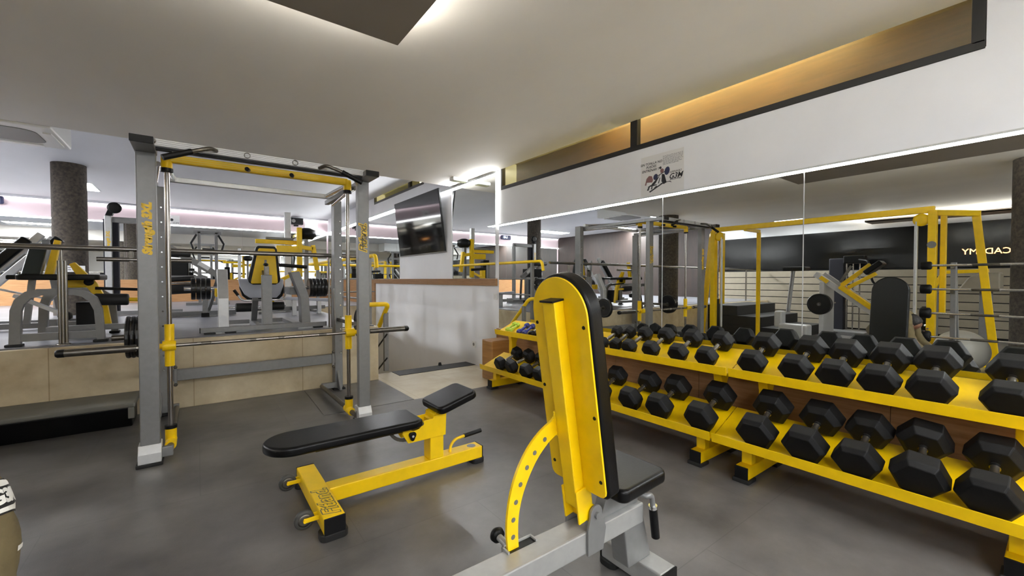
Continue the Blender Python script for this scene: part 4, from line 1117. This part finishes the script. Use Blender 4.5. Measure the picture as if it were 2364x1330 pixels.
MB().box(0.83, 1.0, 8.45, 8.6, 1.2, 1.72).build('back_pad', 'leather', t, 0.02, 3)
MB().box(0.8, 1.75, 8.3, 8.4, 0.69, 0.76).build('base_beam', 'silver', t, 0.005)
for x in (0.85, 1.7): MB().box(x - .05, x + .05, 8.0, 8.7, ZP, 0.72).build('base_foot', 'silver', t, 0.004)
MB().lathe([(0, .02), (.0, .1), (.06, .16), (.16, .15), (.2, .06)], (1.60, 8.35, 1.98), (0, 0, 1), 18).build('cable_pulley_cover', 'black', t)
MB().box(1.56, 1.62, 8.3, 8.4, 0.74, 2.0).build('rear_post', 'silver', t, 0.005)
# ---- low silver treadmill-like bench at the right end of the platform
t = thing('hyperextension_bench', 'low white and silver bench on the platform near the stairwell rail', 'gym bench', (1.35, 7.6, ZP))
MB().bar((0.95, 7.3, 0.97), (1.78, 7.75, 0.90), 0.16, 0.05).build('long_pad', 'seatgrey', t, 0.01)
MB().bar((0.95, 7.34, 0.80), (1.75, 7.78, 0.78), 0.08, 0.06).build('side_rail', 'silver', t, 0.004)
MB().box(1.20, 1.26, 7.38, 7.46, ZP, 0.94).build('leg', 'silver_light', t, 0.004)
MB().box(1.62, 1.68, 7.62, 7.70, ZP, 0.92).build('leg', 'silver_light', t, 0.004)

# ---- things on the far wall
t = thing('loudspeaker', 'black loudspeaker on a bracket on the pale pink far wall', 'loudspeaker', (2.36, 13.7, 2.9))
MB().box(2.19, 2.52, 13.58, 13.78, 2.86, 3.045).build('cabinet', 'black', t, 0.012)
MB().lathe([(0, .05), (.006, .052), (.01, .045)], (2.26, 13.58, 2.955), (0, -1, 0), 20).build('tweeter', 'greyplastic', t)
MB().box(2.3, 2.42, 13.76, 13.82, 2.82, 2.88).build('bracket', 'black', t)
tag(MB().box(2.60, 2.965, 13.835, 13.848, 2.755, 3.075).build('notice_sheet', 'paper', origin=(2.78, 13.84, 2.755)), 'blank white notice sheet right of the black loudspeaker on the far wall', 'notice')
t = thing('wall_poster', 'small white gym poster on the far wall beside the left Smith post', 'poster', (-0.45, 13.845, 2.65))
MB().box(-0.62, -0.34, 13.838, 13.848, 2.66, 2.895).build('sheet', 'paper', t)
q = MB()
place_text(q, 'G3M', 0.06, (-0.42, 13.837, 2.70), (1, 0, 0), (0, 0, 1), shear=.3, extrude=.0005)
q.build('print', 'ink', t)
MB().lathe([(0, .035), (.001, .035)], (-0.50, 13.8375, 2.78), (0, -1, 0), 16).build('drawing', 'ink', t)
t = thing('lit_sign', 'blue and white lit sign at the far left on the pink wall', 'sign', (-3.5, 13.8, 2.9))
MB().box(-3.78, -3.30, 13.76, 13.84, 2.87, 3.04).build('case', 'inkblue', t, 0.03)
q = MB()
place_text(q, 'LAS', 0.12, (-3.5, 13.755, 2.955), (1, 0, 0), (0, 0, 1), extrude=.002, bold=.006)
q.build('letters', 'sign_blue', t)
t = thing('paper_notice', 'white paper notice with two lines of print on the concrete column', 'notice', (-1.60, 9.49, 1.36))
MB().box(-1.74, -1.43, 9.478, 9.484, 1.37, 1.47).build('sheet', 'paper', t)
q = MB()
for z, n in ((1.44, 5), (1.405, 6)):
    for k in range(n):
        q.box(-1.72 + .048 * k, -1.72 + .048 * k + .036, 9.4765, 9.478, z - .007, z + .007)
q.build('print', 'inkgrey', t)

# television on its wall panel
TL = radians(6.6)
t = thing('television', 'black flat television tilted down on the white wall panel over the stairs', 'television', (3.1, 6.8, 2.15))
def tvbox(y0, y1, s0, s1, n0, n1):
    """s runs up the screen, n out of the wall."""
    mb = MB().box(n0, n1, y0, y1, s0, s1)
    o = Vector((3.229, 0, 1.70))
    mb.v = [tuple(o + Vector((-sin(TL), 0, cos(TL))) * p[2] + Vector((-cos(TL), 0, -sin(TL))) * p[0] + Vector((0, p[1], 0))) for p in mb.v]
    return mb
tvbox(6.07, 7.94, 0.0, 1.02, 0.0, 0.028).build('case', 'black', t, 0.006)
tvbox(6.085, 7.925, 0.014, 1.008, 0.028, 0.030).build('screen', 'screen', t)
tvbox(6.07, 7.94, -0.004, 0.012, 0.0, 0.031).build('lower_bezel', 'greyplastic', t, 0.002)
MB().box(3.19, 3.234, 6.75, 7.25, 2.05, 2.3).build('wall_bracket', 'black', t, 0.004)
# ceiling items
t = thing('air_conditioner', 'ceiling air conditioning cassette at the upper left', 'air conditioner', (-1.5, 6.3, 2.9))
MB().box(-2.02, -1.11, 5.93, 6.78, 2.70, ZF - 0.003).build('cassette', 'whiteplastic', t, 0.02)
MB().prism(rrect(-1.90, -1.25, 6.06, 6.60, .12), 'z', 2.694, 2.705).build('intake_grille', 'greyplastic', t, 0.002)
for a, b, c, d in ((-1.86, -1.30, 6.64, 6.72), (-1.20, -1.14, 6.10, 6.62)):
    MB().box(a, b, c, d, 2.686, 2.704).build('air_flap', 'whiteplastic', t, 0.002)
t = thing('emergency_light', 'small white emergency light on the ceiling near the lit corner', 'light fitting', (3.0, 5.35, ZC))
MB().box(2.92, 3.16, 5.28, 5.40, ZC - 0.05, ZC).build('case', 'whiteplastic', t, 0.012)
MB().box(2.94, 3.14, 5.30, 5.38, ZC - 0.058, ZC - 0.048).build('lens', 'glass', t)
# ============================================================ small things near the stairs and on the walls
t = thing('wooden_box', 'square wooden plyo box on the tile floor at the left end of the rack', 'box', (3.05, 4.42, 0))
MB().box(2.895, 3.18, 4.265, 4.50, 0.0, 0.488).build('body', 'woodx', t, 0.008)
MB().box(2.898, 3.176, 4.268, 4.497, 0.486, 0.492).build('top_panel', 'wood', t, 0.003)
t = thing('power_socket', 'white power socket low on the white stair wall', 'socket', (XR, 5.26, 0.30))
MB().box(XR - 0.012, XR - 0.001, 5.215, 5.305, 0.255, 0.345).build('plate', 'whiteplastic', t, 0.003)
MB().lathe([(0, 0.024), (0.0008, 0.024)], (XR - 0.012, 5.26, 0.30), (-1, 0, 0), 20).build('socket_well', 'greyplastic', t)
t = thing('light_switch', 'white light switch beside the mirror edge under the wooden cap', 'switch', (XR, 4.70, 1.02))
MB().box(XR - 0.012, XR - 0.001, 4.665, 4.75, 0.975, 1.065).build('plate', 'whiteplastic', t, 0.003)
MB().box(XR - 0.016, XR - 0.011, 4.685, 4.73, 0.993, 1.045).build('rocker', 'paper', t, 0.002)

# poster on the white band
t = thing('gym_poster', 'white gym rules poster with weightlifter drawing above the mirror', 'poster', (XR, 2.16, 2.18))
PX = XR - 0.002
MB().box(PX - 0.0012, PX, 1.952, 2.372, 2.0, 2.352).build('sheet', 'paper', t)
def PP(u, v):
    """Poster coordinates: u left to right 0..1, v bottom to top 0..1."""
    return (2.372 - 0.42 * u, 2.0 + 0.352 * v)
def flat(mb, pts, lift=0.0):
    mb.prism([PP(*p) for p in pts], 'x', PX - 0.0022 - lift, PX - 0.0014 - lift)
def ell(cx, cy, rx, ry, n=20, a=0.0):
    return [(cx + rx * cos(2 * pi * k / n) * cos(a) - ry * sin(2 * pi * k / n) * sin(a), cy + rx * cos(2 * pi * k / n) * sin(a) + ry * sin(2 * pi * k / n) * cos(a)) for k in range(n)]
q = MB()
for s, u, v, z in (('SIN TOALLA NO', .25, .80, .030), ('PUEDES', .25, .715, .030), ('ENTRENAR !!', .235, .63, .030)):
    y, zz = PP(u, v)
    place_text(q, s, z, (PX - 0.0016, y, zz), (0, -1, 0), (0, 0, 1), shear=.2, extrude=.0003, bold=.0004)
y, zz = PP(.82, .37); place_text(q, 'G3M', .062, (PX - 0.0016, y, zz), (0, -1, 0), (0, 0, 1), shear=.3, extrude=.0003, bold=.0016)
y, zz = PP(.82, .475); place_text(q, 'GIMNASIO', .024, (PX - 0.0016, y, zz), (0, -1, 0), (0, 0, 1), shear=.2, extrude=.0003)
y, zz = PP(.82, .295); place_text(q, 'MUSCLE & FITNESS', .0125, (PX - 0.0016, y, zz), (0, -1, 0), (0, 0, 1), shear=.2, extrude=.0003, bold=.0004)
q.build('print', 'ink', t)
q = MB()
for k in range(9):
    v = .90 - k * .026
    u = .53
    while u < .97 - (0.1 if k in (6, 8) else 0):
        w_ = random.uniform(.02, .07)
        flat(q, [(u, v), (min(u + w_, .98), v), (min(u + w_, .98), v + .009), (u, v + .009)])
        u += w_ + .012
q.build('small_print', 'inkgrey', t)
q = MB()
flat(q, ell(.36, .44, .052, .075, a=-.2)); flat(q, ell(.63, .53, .058, .10, a=-.15))
q.build('drawn_plates', 'inkblue', t)
q = MB()
flat(q, [(.20, .10), (.54, .27), (.56, .25), (.23, .075)]); flat(q, [(.44, .44), (.50, .52), (.36, .28), (.30, .24), (.26, .27)])
flat(q, [(.51, .48), (.57, .46), (.62, .25), (.55, .22), (.50, .30)]); flat(q, [(.36, .44), (.63, .56), (.63, .54), (.36, .42)])
flat(q, [(.42, .27), (.46, .40), (.475, .40), (.44, .26)]); flat(q, [(.44, .24), (.55, .27), (.70, .27), (.74, .23), (.72, .235), (.68, .255), (.55, .255)])
flat(q, [(.16, .22), (.24, .26), (.40, .25), (.38, .23), (.22, .22)]); flat(q, [(.15, .14), (.20, .24), (.23, .24), (.19, .13)]); flat(q, [(.25, .15), (.27, .24), (.29, .24), (.28, .15)])
flat(q, [(.32, .17), (.38, .22), (.40, .20), (.35, .15)]); flat(q, ell(.475, .64, .026, .032))
q.build('drawn_bench', 'ink', t)
q = MB()
flat(q, [(.12, .36), (.14, .44), (.20, .50), (.27, .48), (.30, .38), (.28, .32), (.22, .33), (.15, .34)]); flat(q, [(.10, .28), (.12, .36), (.15, .36), (.13, .27)])
flat(q, [(.47, .57), (.49, .61), (.53, .61), (.56, .57), (.54, .51), (.48, .51)])
q.build('drawn_figure', 'inkpink', t)

# low black step box with a grey lid against the platform
t = thing('step_platform', 'long low black aerobic step with dusty grey lid against the platform', 'step', (-1.4, 5.0, 0))
MB().prism([(4.70, 0.19), (4.70, 0.175), (4.80, 0.0), (5.15, 0.0), (5.15, 0.19)], 'x', -1.97, -0.455).build('body', 'black', t, 0.01)
MB().box(-2.0, -0.425, 4.68, 5.165, 0.185, 0.225).build('lid', 'dustgrey', t, 0.012)
MB().box(-0.47, -0.43, 4.66, 4.70, 0.1, 0.19).build('end_clip', 'dustgrey', t, 0.004)
# rubber mat behind the Smith machine
struct('trim_8', MB().prism([(0.92, 4.10), (1.795, 4.10), (1.795, 5.12), (1.38, 5.16), (0.95, 5.16)], 'z', 0.0, 0.004), 'floor')
# black wedge at the foot of the stair wall
tag(MB().prism([(5.45, 0.0), (5.50, 0.0), (5.48, 0.05)], 'x', 2.78, 2.82).build('door_wedge', 'black', origin=(2.8, 5.47, 0.006)), 'tiny black wedge standing on the dark strip by the stair wall', 'wedge')
# ============================================================ the left half of the gym, seen in the mirrors
# yellow cable crossover
CXX = -2.0
t = thing('cable_crossover', 'big yellow cable crossover frame on the left side of the gym', 'gym machine', (CXX, 3.0, 0))
for y in (1.22, 4.42):
    s = -1 if y < 2 else 1
    MB().box(CXX - 0.06, CXX + 0.06, y - 0.045, y + 0.045, 0.0, 2.24).build('upright', 'yellow', t, 0.006)
    MB().box(CXX - 0.22, CXX - 0.12, y - .12, y - .06, 0.75, 2.2).build('guide_channel', 'yellow', t, 0.005)
    for dx in (-.16, -.30): MB().cyl((CXX + dx, y + .06, 0.1), (CXX + dx, y + .06, 2.2), 0.012).build('guide_rod', 'steel', t)
    MB().box(CXX - 0.34, CXX - 0.12, y + 0.0, y + .12, 0.12, 0.85).build('weight_stack', 'plate', t, 0.004)
    MB().bar((CXX - 0.6, y + s * .36, 2.22), (CXX - 0.62, y + s * .58, 0.0), 0.07, 0.09).build('rear_leg', 'yellow', t, 0.005)
    MB().bar((CXX + .0, y, 2.21), (CXX - .61, y + s * .38, 2.21), 0.08, 0.08).build('head_beam', 'yellow', t, 0.005)
    MB().bar((CXX + .08, y, 0.04), (CXX - .66, y + s * .6, 0.04), 0.08, 0.08).build('base_beam', 'yellow', t, 0.005)
    MB().lathe([(-.02, .05), (-.02, .09), (.02, .09), (.02, .05)], (CXX + .02, y - s * .12, 2.12), (1, 0, 0), 24).build('pulley', 'yellow', t)
    MB().cyl((CXX + .02, y - s * .17, 0.3), (CXX + .02, y - s * .17, 2.1), 0.022).build('silver_tube', 'silver_light', t)
MB().bar((CXX, 1.2, 2.26), (CXX, 4.45, 2.26), 0.08, 0.09).build('top_beam', 'yellow', t, 0.006)
MB().box(CXX - 0.62, CXX - 0.56, 3.78, 3.84, 0.0, 2.2).build('chin_up_post', 'yellow', t, 0.005)
MB().bar((CXX, 3.81, 2.22), (CXX - .6, 3.81, 2.22), 0.06, 0.06).build('chin_up_arm', 'yellow', t, 0.005)
MB().lathe([(0, .05), (.003, .05)], (CXX + .0605, 1.22, 1.75), (1, 0, 0), 20).build('badge', 'silver', t)
# barbell rack with four fixed barbells
t = thing('barbell_rack', 'grey upright barbell rack with four fixed bars on the left side', 'barbell rack', (-0.9, 0.1, 0))
for y in (0.88, -0.6):
    MB().bar((-1.05, y, 0.06), (-0.97, y, 1.46), 0.05, 0.08).build('upright', 'silver', t, 0.005)
    MB().bar((-1.37, y, 0.04), (-1.0, y, 1.40), 0.05, 0.06).build('rear_strut', 'silver', t, 0.005)
    MB().box(-1.45, -0.69, y - .04, y + .04, 0.0, 0.06).build('foot', 'silver', t, 0.005)
    for k, z in enumerate((0.535, 0.83, 1.13, 1.425)):
        MB().box(-1.0, -0.845, y - .015, y + .015, z - .045, z - 0.016).build('bar_hook', 'worn', t, 0.003)
for k, z in enumerate((0.535, 0.83, 1.13, 1.425)):
    b = thing('fixed_barbell', 'fixed barbell with black round ends on the grey rack, %s' % ('lowest', 'second from the bottom', 'third from the bottom', 'topmost')[k], 'barbell', (-0.87, 0.2, z), 'barbells on the grey rack')
    MB().cyl((-0.87, 1.06, z), (-0.87, -0.86, z), 0.0145, n=14).build('bar', 'chrome', b)
    MB().cyl((-0.87, 0.72, z), (-0.87, 0.50, z), 0.0152, n=14).build('knurl', 'worn', b)
    rr = .075 - .008 * k
    for y in (1.06, -0.96):
        MB().lathe([(0, rr * .8), (.012, rr), (.09, rr), (.10, rr * .8)], (-0.87, y, z), (0, 1, 0), 22).build('barbell_end', 'hexrub', b)
# exercise ball
tag(MB().lathe([(.28 * (1 - cos(radians(a))), .28 * sin(radians(a)) + 1e-4) for a in range(0, 181, 9)], (-1.84, 0.90, 0.0), (0, 0, 1), 36).build('exercise_ball', 'ball', origin=(-1.84, 0.90, 0)), 'large silver exercise ball on the floor behind the barbell rack', 'exercise ball')
# plate-loaded hack press: silver rails, yellow carriage
t = thing('hack_squat_machine', 'silver and yellow hack squat machine with big black plates on the left side', 'gym machine', (-3.3, 2.6, 0))
for dx in (0, -.45):
    MB().bar((-3.2 + dx, 3.02, 1.36), (-3.2 + dx, 1.7, 0.30), 0.06, 0.10).build('slide_rail', 'silver_light', t, 0.005)
MB().box(-3.72, -3.12, 2.86, 2.93, 0.0, 1.20).build('front_post', 'silver_light', t, 0.005)
MB().box(-3.8, -3.05, 1.5, 3.1, 0.0, 0.07).build('base_beam', 'silver', t, 0.005)
MB().bar((-3.2, 2.62, 1.12), (-3.2, 2.15, 0.74), 0.12, 0.08).build('carriage', 'yellow', t, 0.006)
MB().bar((-3.2, 2.60, 1.14), (-3.2, 2.18, 1.52), 0.07, 0.07).build('carriage_arm', 'yellow', t, 0.006)
MB().bar((-3.2, 2.5, 1.10), (-3.2, 2.10, 1.36), 0.07, 0.06).build('carriage_arm', 'yellow', t, 0.006)
MB().bar((-3.25, 2.25, 1.36), (-3.25, 2.02, 1.56), 0.30, 0.09).build('shoulder_pad', 'leather', t, 0.02, 3)
MB().bar((-3.2, 2.62, 1.2), (-3.2, 2.46, 1.50), 0.04, 0.04).build('lever', 'worn', t)
lb = MB().bar((-3.13, 2.92, 1.30), (-3.13, 2.80, 1.20), 0.01, 0.07)
lb.build('yellow_label', 'yellow', t)
MB().cyl((-3.0, 2.90, 0.78), (-3.9, 2.90, 0.78), 0.02).build('plate_axle', 'chrome', t)
for k in range(2):
    weight_plate('weight_plate', 'big black weight plate on the hack squat machine, %s' % ('outer', 'inner')[k], 'plates on the hack squat machine', (-3.03 - .055 * k, 2.90, 0.78), (1, 0, 0), 0.20, 0.04)
# dark rubber steps up to the platform at the left
for k in range(3):
    struct('floor_steps', MB().box(-5.2, -3.2, 3.5 + 0.5 * k, YP, 0.0 if k == 0 else 0.22 * k, 0.22 * (k + 1)), 'blacktread', 0.006)
# dark cable machine at the glass
t = thing('pec_deck_machine', 'dark grey cable machine with black arms standing near the glass wall', 'gym machine', (-5.6, 3.1, 0))
MB().box(-5.9, -5.6, 3.2, 3.5, 0.0, 1.75).build('stack_tower', 'navy', t, 0.02)
for dy in (0.0, 0.12, 0.24): MB().cyl((-5.55, 2.9 + dy, 0.1), (-5.55, 2.9 + dy, 1.7), 0.014).build('guide_rod', 'steel', t)
MB().box(-5.7, -5.5, 2.8, 3.2, 1.62, 1.80).build('head', 'black', t, 0.02)
MB().tube(fillet([(-5.5, 2.9, 1.7), (-5.3, 2.7, 1.66), (-5.3, 2.62, 1.2), (-5.25, 2.4, 1.0)], .06), 0.022, 10).build('swing_arm', 'black', t)
MB().box(-5.9, -5.1, 2.7, 3.5, 0.0, 0.08).build('base', 'silver', t, 0.005)
# treadmill-like pale machine by the crossover
t = thing('seated_row_machine', 'pale grey seated machine beside the yellow crossover', 'gym machine', (-3.1, 3.1, 0))
MB().box(-3.0, -2.75, 3.0, 3.5, 0.0, 0.38).build('base_shroud', 'silver_light', t, 0.03)
MB().box(-3.0, -2.8, 3.45, 3.6, 0.3, 0.62).build('rear_shroud', 'silver_light', t, 0.03)
MB().cyl((-2.95, 3.4, 0.6), (-3.05, 3.35, 1.45), 0.035).build('mast', 'silver', t)
MB().box(-3.2, -2.9, 3.1, 3.5, 1.42, 1.50).build('console', 'black', t, 0.02)
# preacher bench with yellow arm at the right end of the mirror
t = thing('preacher_bench', 'yellow preacher curl bench with rounded beige pad near the glass wall', 'gym bench', (-4.2, 1.0, 0))
MB().bar((-4.2, 1.55, 1.0), (-4.2, 1.38, 1.38), 0.12, 0.06).build('yellow_arm', 'yellow', t, 0.006)
MB().bar((-4.2, 1.40, 1.38), (-4.2, 0.85, 1.40), 0.12, 0.06).build('yellow_arm', 'yellow', t, 0.006)
MB().prism([(1.20, 1.05), (1.05, 1.30), (0.85, 1.37), (0.7, 1.37), (0.7, 1.05)], 'x', -4.45, -3.95).build('arm_pad', 'slat', t, 0.03, 3)
MB().box(-4.25, -4.15, 0.8, 0.95, 0.06, 1.1).build('post', 'silver', t, 0.006)
MB().box(-4.6, -3.8, 0.75, 0.85, 0.0, 0.06).build('foot', 'silver', t, 0.006)
MB().box(-4.25, -4.15, 0.85, 1.6, 0.0, 0.06).build('foot', 'silver', t, 0.006)
MB().box(-4.26, -4.14, 1.45, 1.55, 0.06, 1.02).build('post', 'silver', t, 0.006)
# ============================================================ person bending forward on a low bench at the left edge
def near(n):
    """Draws the pose together toward the rack side."""
    x = -.545 + (n[0] + .595) * .82
    y = n[1] if n[1] < 1.2 else 1.2 + (n[1] - 1.2) * .62
    return (x, y) + tuple(n[2:])

def skinned(name, m, nodes, edges, parent, sub=2, root=0):
    """One continuous skinned body: nodes = (x, y, z, radius[, radius2])."""
    me = bpy.data.meshes.new(name)
    nodes = [near(n) for n in nodes]
    me.from_pydata([Vector(n[:3]) - BASE.get(parent.name, Vector((0, 0, 0))) for n in nodes], edges, [])
    me.materials.append(M[m])
    o = bpy.data.objects.new(name, me)
    COL.objects.link(o)
    o.parent = parent
    BASE[o.name] = BASE.get(parent.name, Vector((0, 0, 0)))
    o.modifiers.new('skin', 'SKIN').use_smooth_shade = True
    layer = me.skin_vertices[0] if me.skin_vertices else None
    if layer is None:
        bm = bmesh.new(); bm.from_mesh(me); bm.verts.layers.skin.verify(); bm.to_mesh(me); bm.free()
        layer = me.skin_vertices[0]
    for i, n in enumerate(nodes):
        layer.data[i].radius = (n[3], n[4] if len(n) > 4 else n[3])
        layer.data[i].use_root = (i == root)
    s = o.modifiers.new('sub', 'SUBSURF')
    s.levels = s.render_levels = sub
    return o

t = thing('low_bench', 'low black padded bench under the person at the left edge', 'bench', (-0.55, 1.5, 0))
MB().prism(rrect(-0.72, -0.38, 1.36, 1.72, 0.05), 'z', 0.25, 0.31).build('seat_pad', 'leather', t, 0.014, 3)
MB().box(-0.58, -0.52, 1.42, 1.68, 0.06, 0.25).build('post', 'silver', t, 0.005)
MB().box(-0.70, -0.38, 1.40, 1.46, 0.0, 0.06).build('foot', 'silver', t, 0.005)
MB().box(-0.70, -0.38, 1.64, 1.70, 0.0, 0.06).build('foot', 'silver', t, 0.005)

t = thing('person', 'person in an olive shirt with G3M sleeve print bending forward at the left edge', 'person', (-0.60, 1.60, 0))
# pelvis, spine, neck, head; arms; legs
N = [(-.60, 1.74, .47, .13, .12), (-.60, 1.62, .60, .145, .115), (-.595, 1.48, .71, .155, .12), (-.59, 1.36, .775, .15, .11), (-.585, 1.285, .785, .06, .06), (-.58, 1.235, .77, .058, .058), (-.575, 1.19, .745, .085, .092), (-.57, 1.15, .69, .085, .092), (-.57, 1.125, .645, .06, .06),
     (-.44, 1.315, .82, .075, .075), (-.385, 1.25, .825, .07, .07), (-.355, 1.19, .66, .052, .052), (-.345, 1.13, .50, .042, .042), (-.40, .99, .34, .032, .032), (-.425, .955, .29, .025, .036),
     (-.74, 1.315, .80, .075, .075), (-.80, 1.25, .795, .07, .07), (-.775, 1.19, .66, .05, .05), (-.77, 1.13, .50, .042, .042), (-.78, .99, .34, .032, .032), (-.755, .955, .29, .025, .036),
     (-.50, 1.66, .455, .095, .09), (-.44, 1.30, .47, .075, .075), (-.43, 1.17, .455, .058, .058), (-.43, 1.22, .26, .05, .055), (-.43, 1.27, .09, .036, .038), (-.43, 1.20, .05, .04, .035), (-.43, 1.09, .035, .036, .025),
     (-.70, 1.66, .455, .095, .09), (-.76, 1.30, .47, .075, .075), (-.77, 1.17, .455, .058, .058), (-.77, 1.22, .26, .05, .055), (-.77, 1.27, .09, .036, .038), (-.77, 1.20, .05, .04, .035), (-.77, 1.09, .035, .036, .025)]
E_ = [(0, 1), (1, 2), (2, 3), (3, 4), (4, 5), (5, 6), (6, 7), (7, 8), (3, 9), (9, 10), (10, 11), (11, 12), (12, 13), (13, 14), (3, 15), (15, 16), (16, 17), (17, 18), (18, 19), (19, 20), (0, 21), (21, 22), (22, 23), (23, 24), (24, 25), (25, 26), (26, 27), (0, 28), (28, 29), (29, 30), (30, 31), (31, 32), (32, 33), (33, 34)]
body = skinned('body', 'skin', N, E_, t)
for hx, s in ((-.425, 1), (-.755, -1)):
    for k in range(4):
        dx = (-.024 + .016 * k)
        L = (.075, .085, .08, .062)[k]
        skinned('finger', 'skin', [(hx + dx, .945, .275, .0095), (hx + dx * 1.1, .925, .275 - L * .45, .0088), (hx + dx * 1.1, .918, .275 - L * .75, .008), (hx + dx, .922, .275 - L, .007)], [(0, 1), (1, 2), (2, 3)], body, 1)
    skinned('thumb', 'skin', [(hx + .02 * s * -1, .965, .29, .012), (hx - .045 * s, .955, .262, .010), (hx - .055 * s, .945, .235, .0085)], [(0, 1), (1, 2)], body, 1)
# face
fx = MB().lathe([(0, .012), (.012, .011), (.022, .004)], (-.52, 1.045, .66), (0, -1, .1), 10)
fx.build('nose', 'skin', body)
for dx in (-.03, .03):
    MB().lathe([(0, .011), (.006, .008)], (-.52 + dx * .9, 1.062, .70), (0, -1, 0), 12).build('eye', 'paper', body)
    MB().lathe([(0, .014), (.01, .02), (.016, .01)], (-.52 + (.078 if dx > 0 else -.078), 1.16, .69), (1 if dx > 0 else -1, 0, 0), 10).build('ear', 'skin', body)
MB().box(-.54, -.50, 1.062, 1.068, .628, .633).build('mouth', 'inkpink', body)
hairn = [(-.575, 1.25, .77, .085, .085), (-.575, 1.195, .75, .104, .108), (-.57, 1.15, .715, .098, .10), (-.57, 1.13, .68, .09, .08)]
skinned('hair', 'hair', hairn, [(0, 1), (1, 2), (2, 3)], t)
# shirt and shorts
SN = [(-.60, 1.76, .49, .155, .15), (-.60, 1.62, .61, .165, .14), (-.595, 1.48, .715, .175, .14), (-.59, 1.35, .785, .165, .125), (-.585, 1.295, .795, .085, .085), (-.44, 1.315, .825, .094, .094), (-.378, 1.25, .835, .09, .09), (-.36, 1.215, .68, .08, .08), (-.35, 1.16, .50, .068, .068), (-.74, 1.315, .805, .092, .092), (-.77, 1.245, .80, .075, .075), (-.775, 1.19, .67, .064, .064), (-.77, 1.13, .50, .052, .052), (-.395, 1.0, .355, .045, .045), (-.785, 1.0, .355, .045, .045)]
shirt = skinned('shirt', 'olive', SN, [(0, 1), (1, 2), (2, 3), (3, 4), (3, 5), (5, 6), (6, 7), (7, 8), (3, 9), (9, 10), (10, 11), (11, 12), (8, 13), (12, 14)], t, 3)
dt_ = bpy.data.textures.new('folds', 'CLOUDS')
dt_.noise_scale = .09
dm = shirt.modifiers.new('folds', 'DISPLACE')
dm.texture = dt_
dm.strength = .028
dm.mid_level = .5
dm.texture_coords = 'GLOBAL'
HN = [(-.60, 1.76, .46, .14, .14), (-.56, 1.66, .455, .09, .10), (-.475, 1.36, .472, .098, .095), (-.70, 1.66, .455, .115, .11), (-.745, 1.36, .472, .098, .095)]
skinned('shorts', 'navy', HN, [(0, 1), (1, 2), (0, 3), (3, 4)], t)
for x in (-.405, -.684):
    MB().prism([(1.29, 0.0), (1.29, .09), (1.20, .095), (1.10, .06), (1.05, .04), (1.05, 0.0)], 'x', x - .045, x + .045).build('shoe', 'black', t, 0.018, 3)


# G3M print on the sleeve, laid on the cloth surface
from mathutils.bvhtree import BVHTree
bpy.context.view_layer.update()
_dg = bpy.context.evaluated_depsgraph_get()
_ev = shirt.evaluated_get(_dg)
_me = _ev.to_mesh()
_bvh = BVHTree.FromPolygons([_ev.matrix_world @ v.co for v in _me.vertices], [tuple(p.vertices) for p in _me.polygons])
_ev.to_mesh_clear()
SO, SR, SU = Vector((-.299, 1.236, .832)), Vector((.3, .93, -.19)).normalized(), Vector((-.31, .28, .88)).normalized()
def on_cloth(mb, lift):
    out = []
    for a, b, c in mb.v:
        q, n, i_, d_ = _bvh.find_nearest(SO + SR * a + SU * b)
        out.append(tuple(q + n * (lift + c)))
    mb.v = out
    return mb
def cloth_grid(a0, a1, b0, b1, n=6):
    mb = MB()
    v = [(a0 + (a1 - a0) * i / n, b0 + (b1 - b0) * j / n, 0) for j in range(n + 1) for i in range(n + 1)]
    return mb.add(v, [(j * (n + 1) + i, j * (n + 1) + i + 1, (j + 1) * (n + 1) + i + 1, (j + 1) * (n + 1) + i) for j in range(n) for i in range(n)])
on_cloth(cloth_grid(-.040, .046, -.034, .038), .0015).build('print_patch', 'patch', shirt)
on_cloth(cloth_grid(-.034, .036, .02, .033), .0028).build('print_stripe', 'patchwhite', shirt)
on_cloth(cloth_grid(-.034, .036, -.03, -.021), .0028).build('print_stripe', 'patchwhite', shirt)
tv_, tf_ = text_mesh('G3M', .038, shear=.2, extrude=.0004, bold=.0018)
on_cloth(MB().add([(x, y - .001, z) for x, y, z in tv_], tf_), .003).build('lettering', 'patchwhite', shirt)
on_cloth(cloth_grid(-.0, .07, -.115, -.105), .002).build('sleeve_stripe', 'patchwhite', shirt)
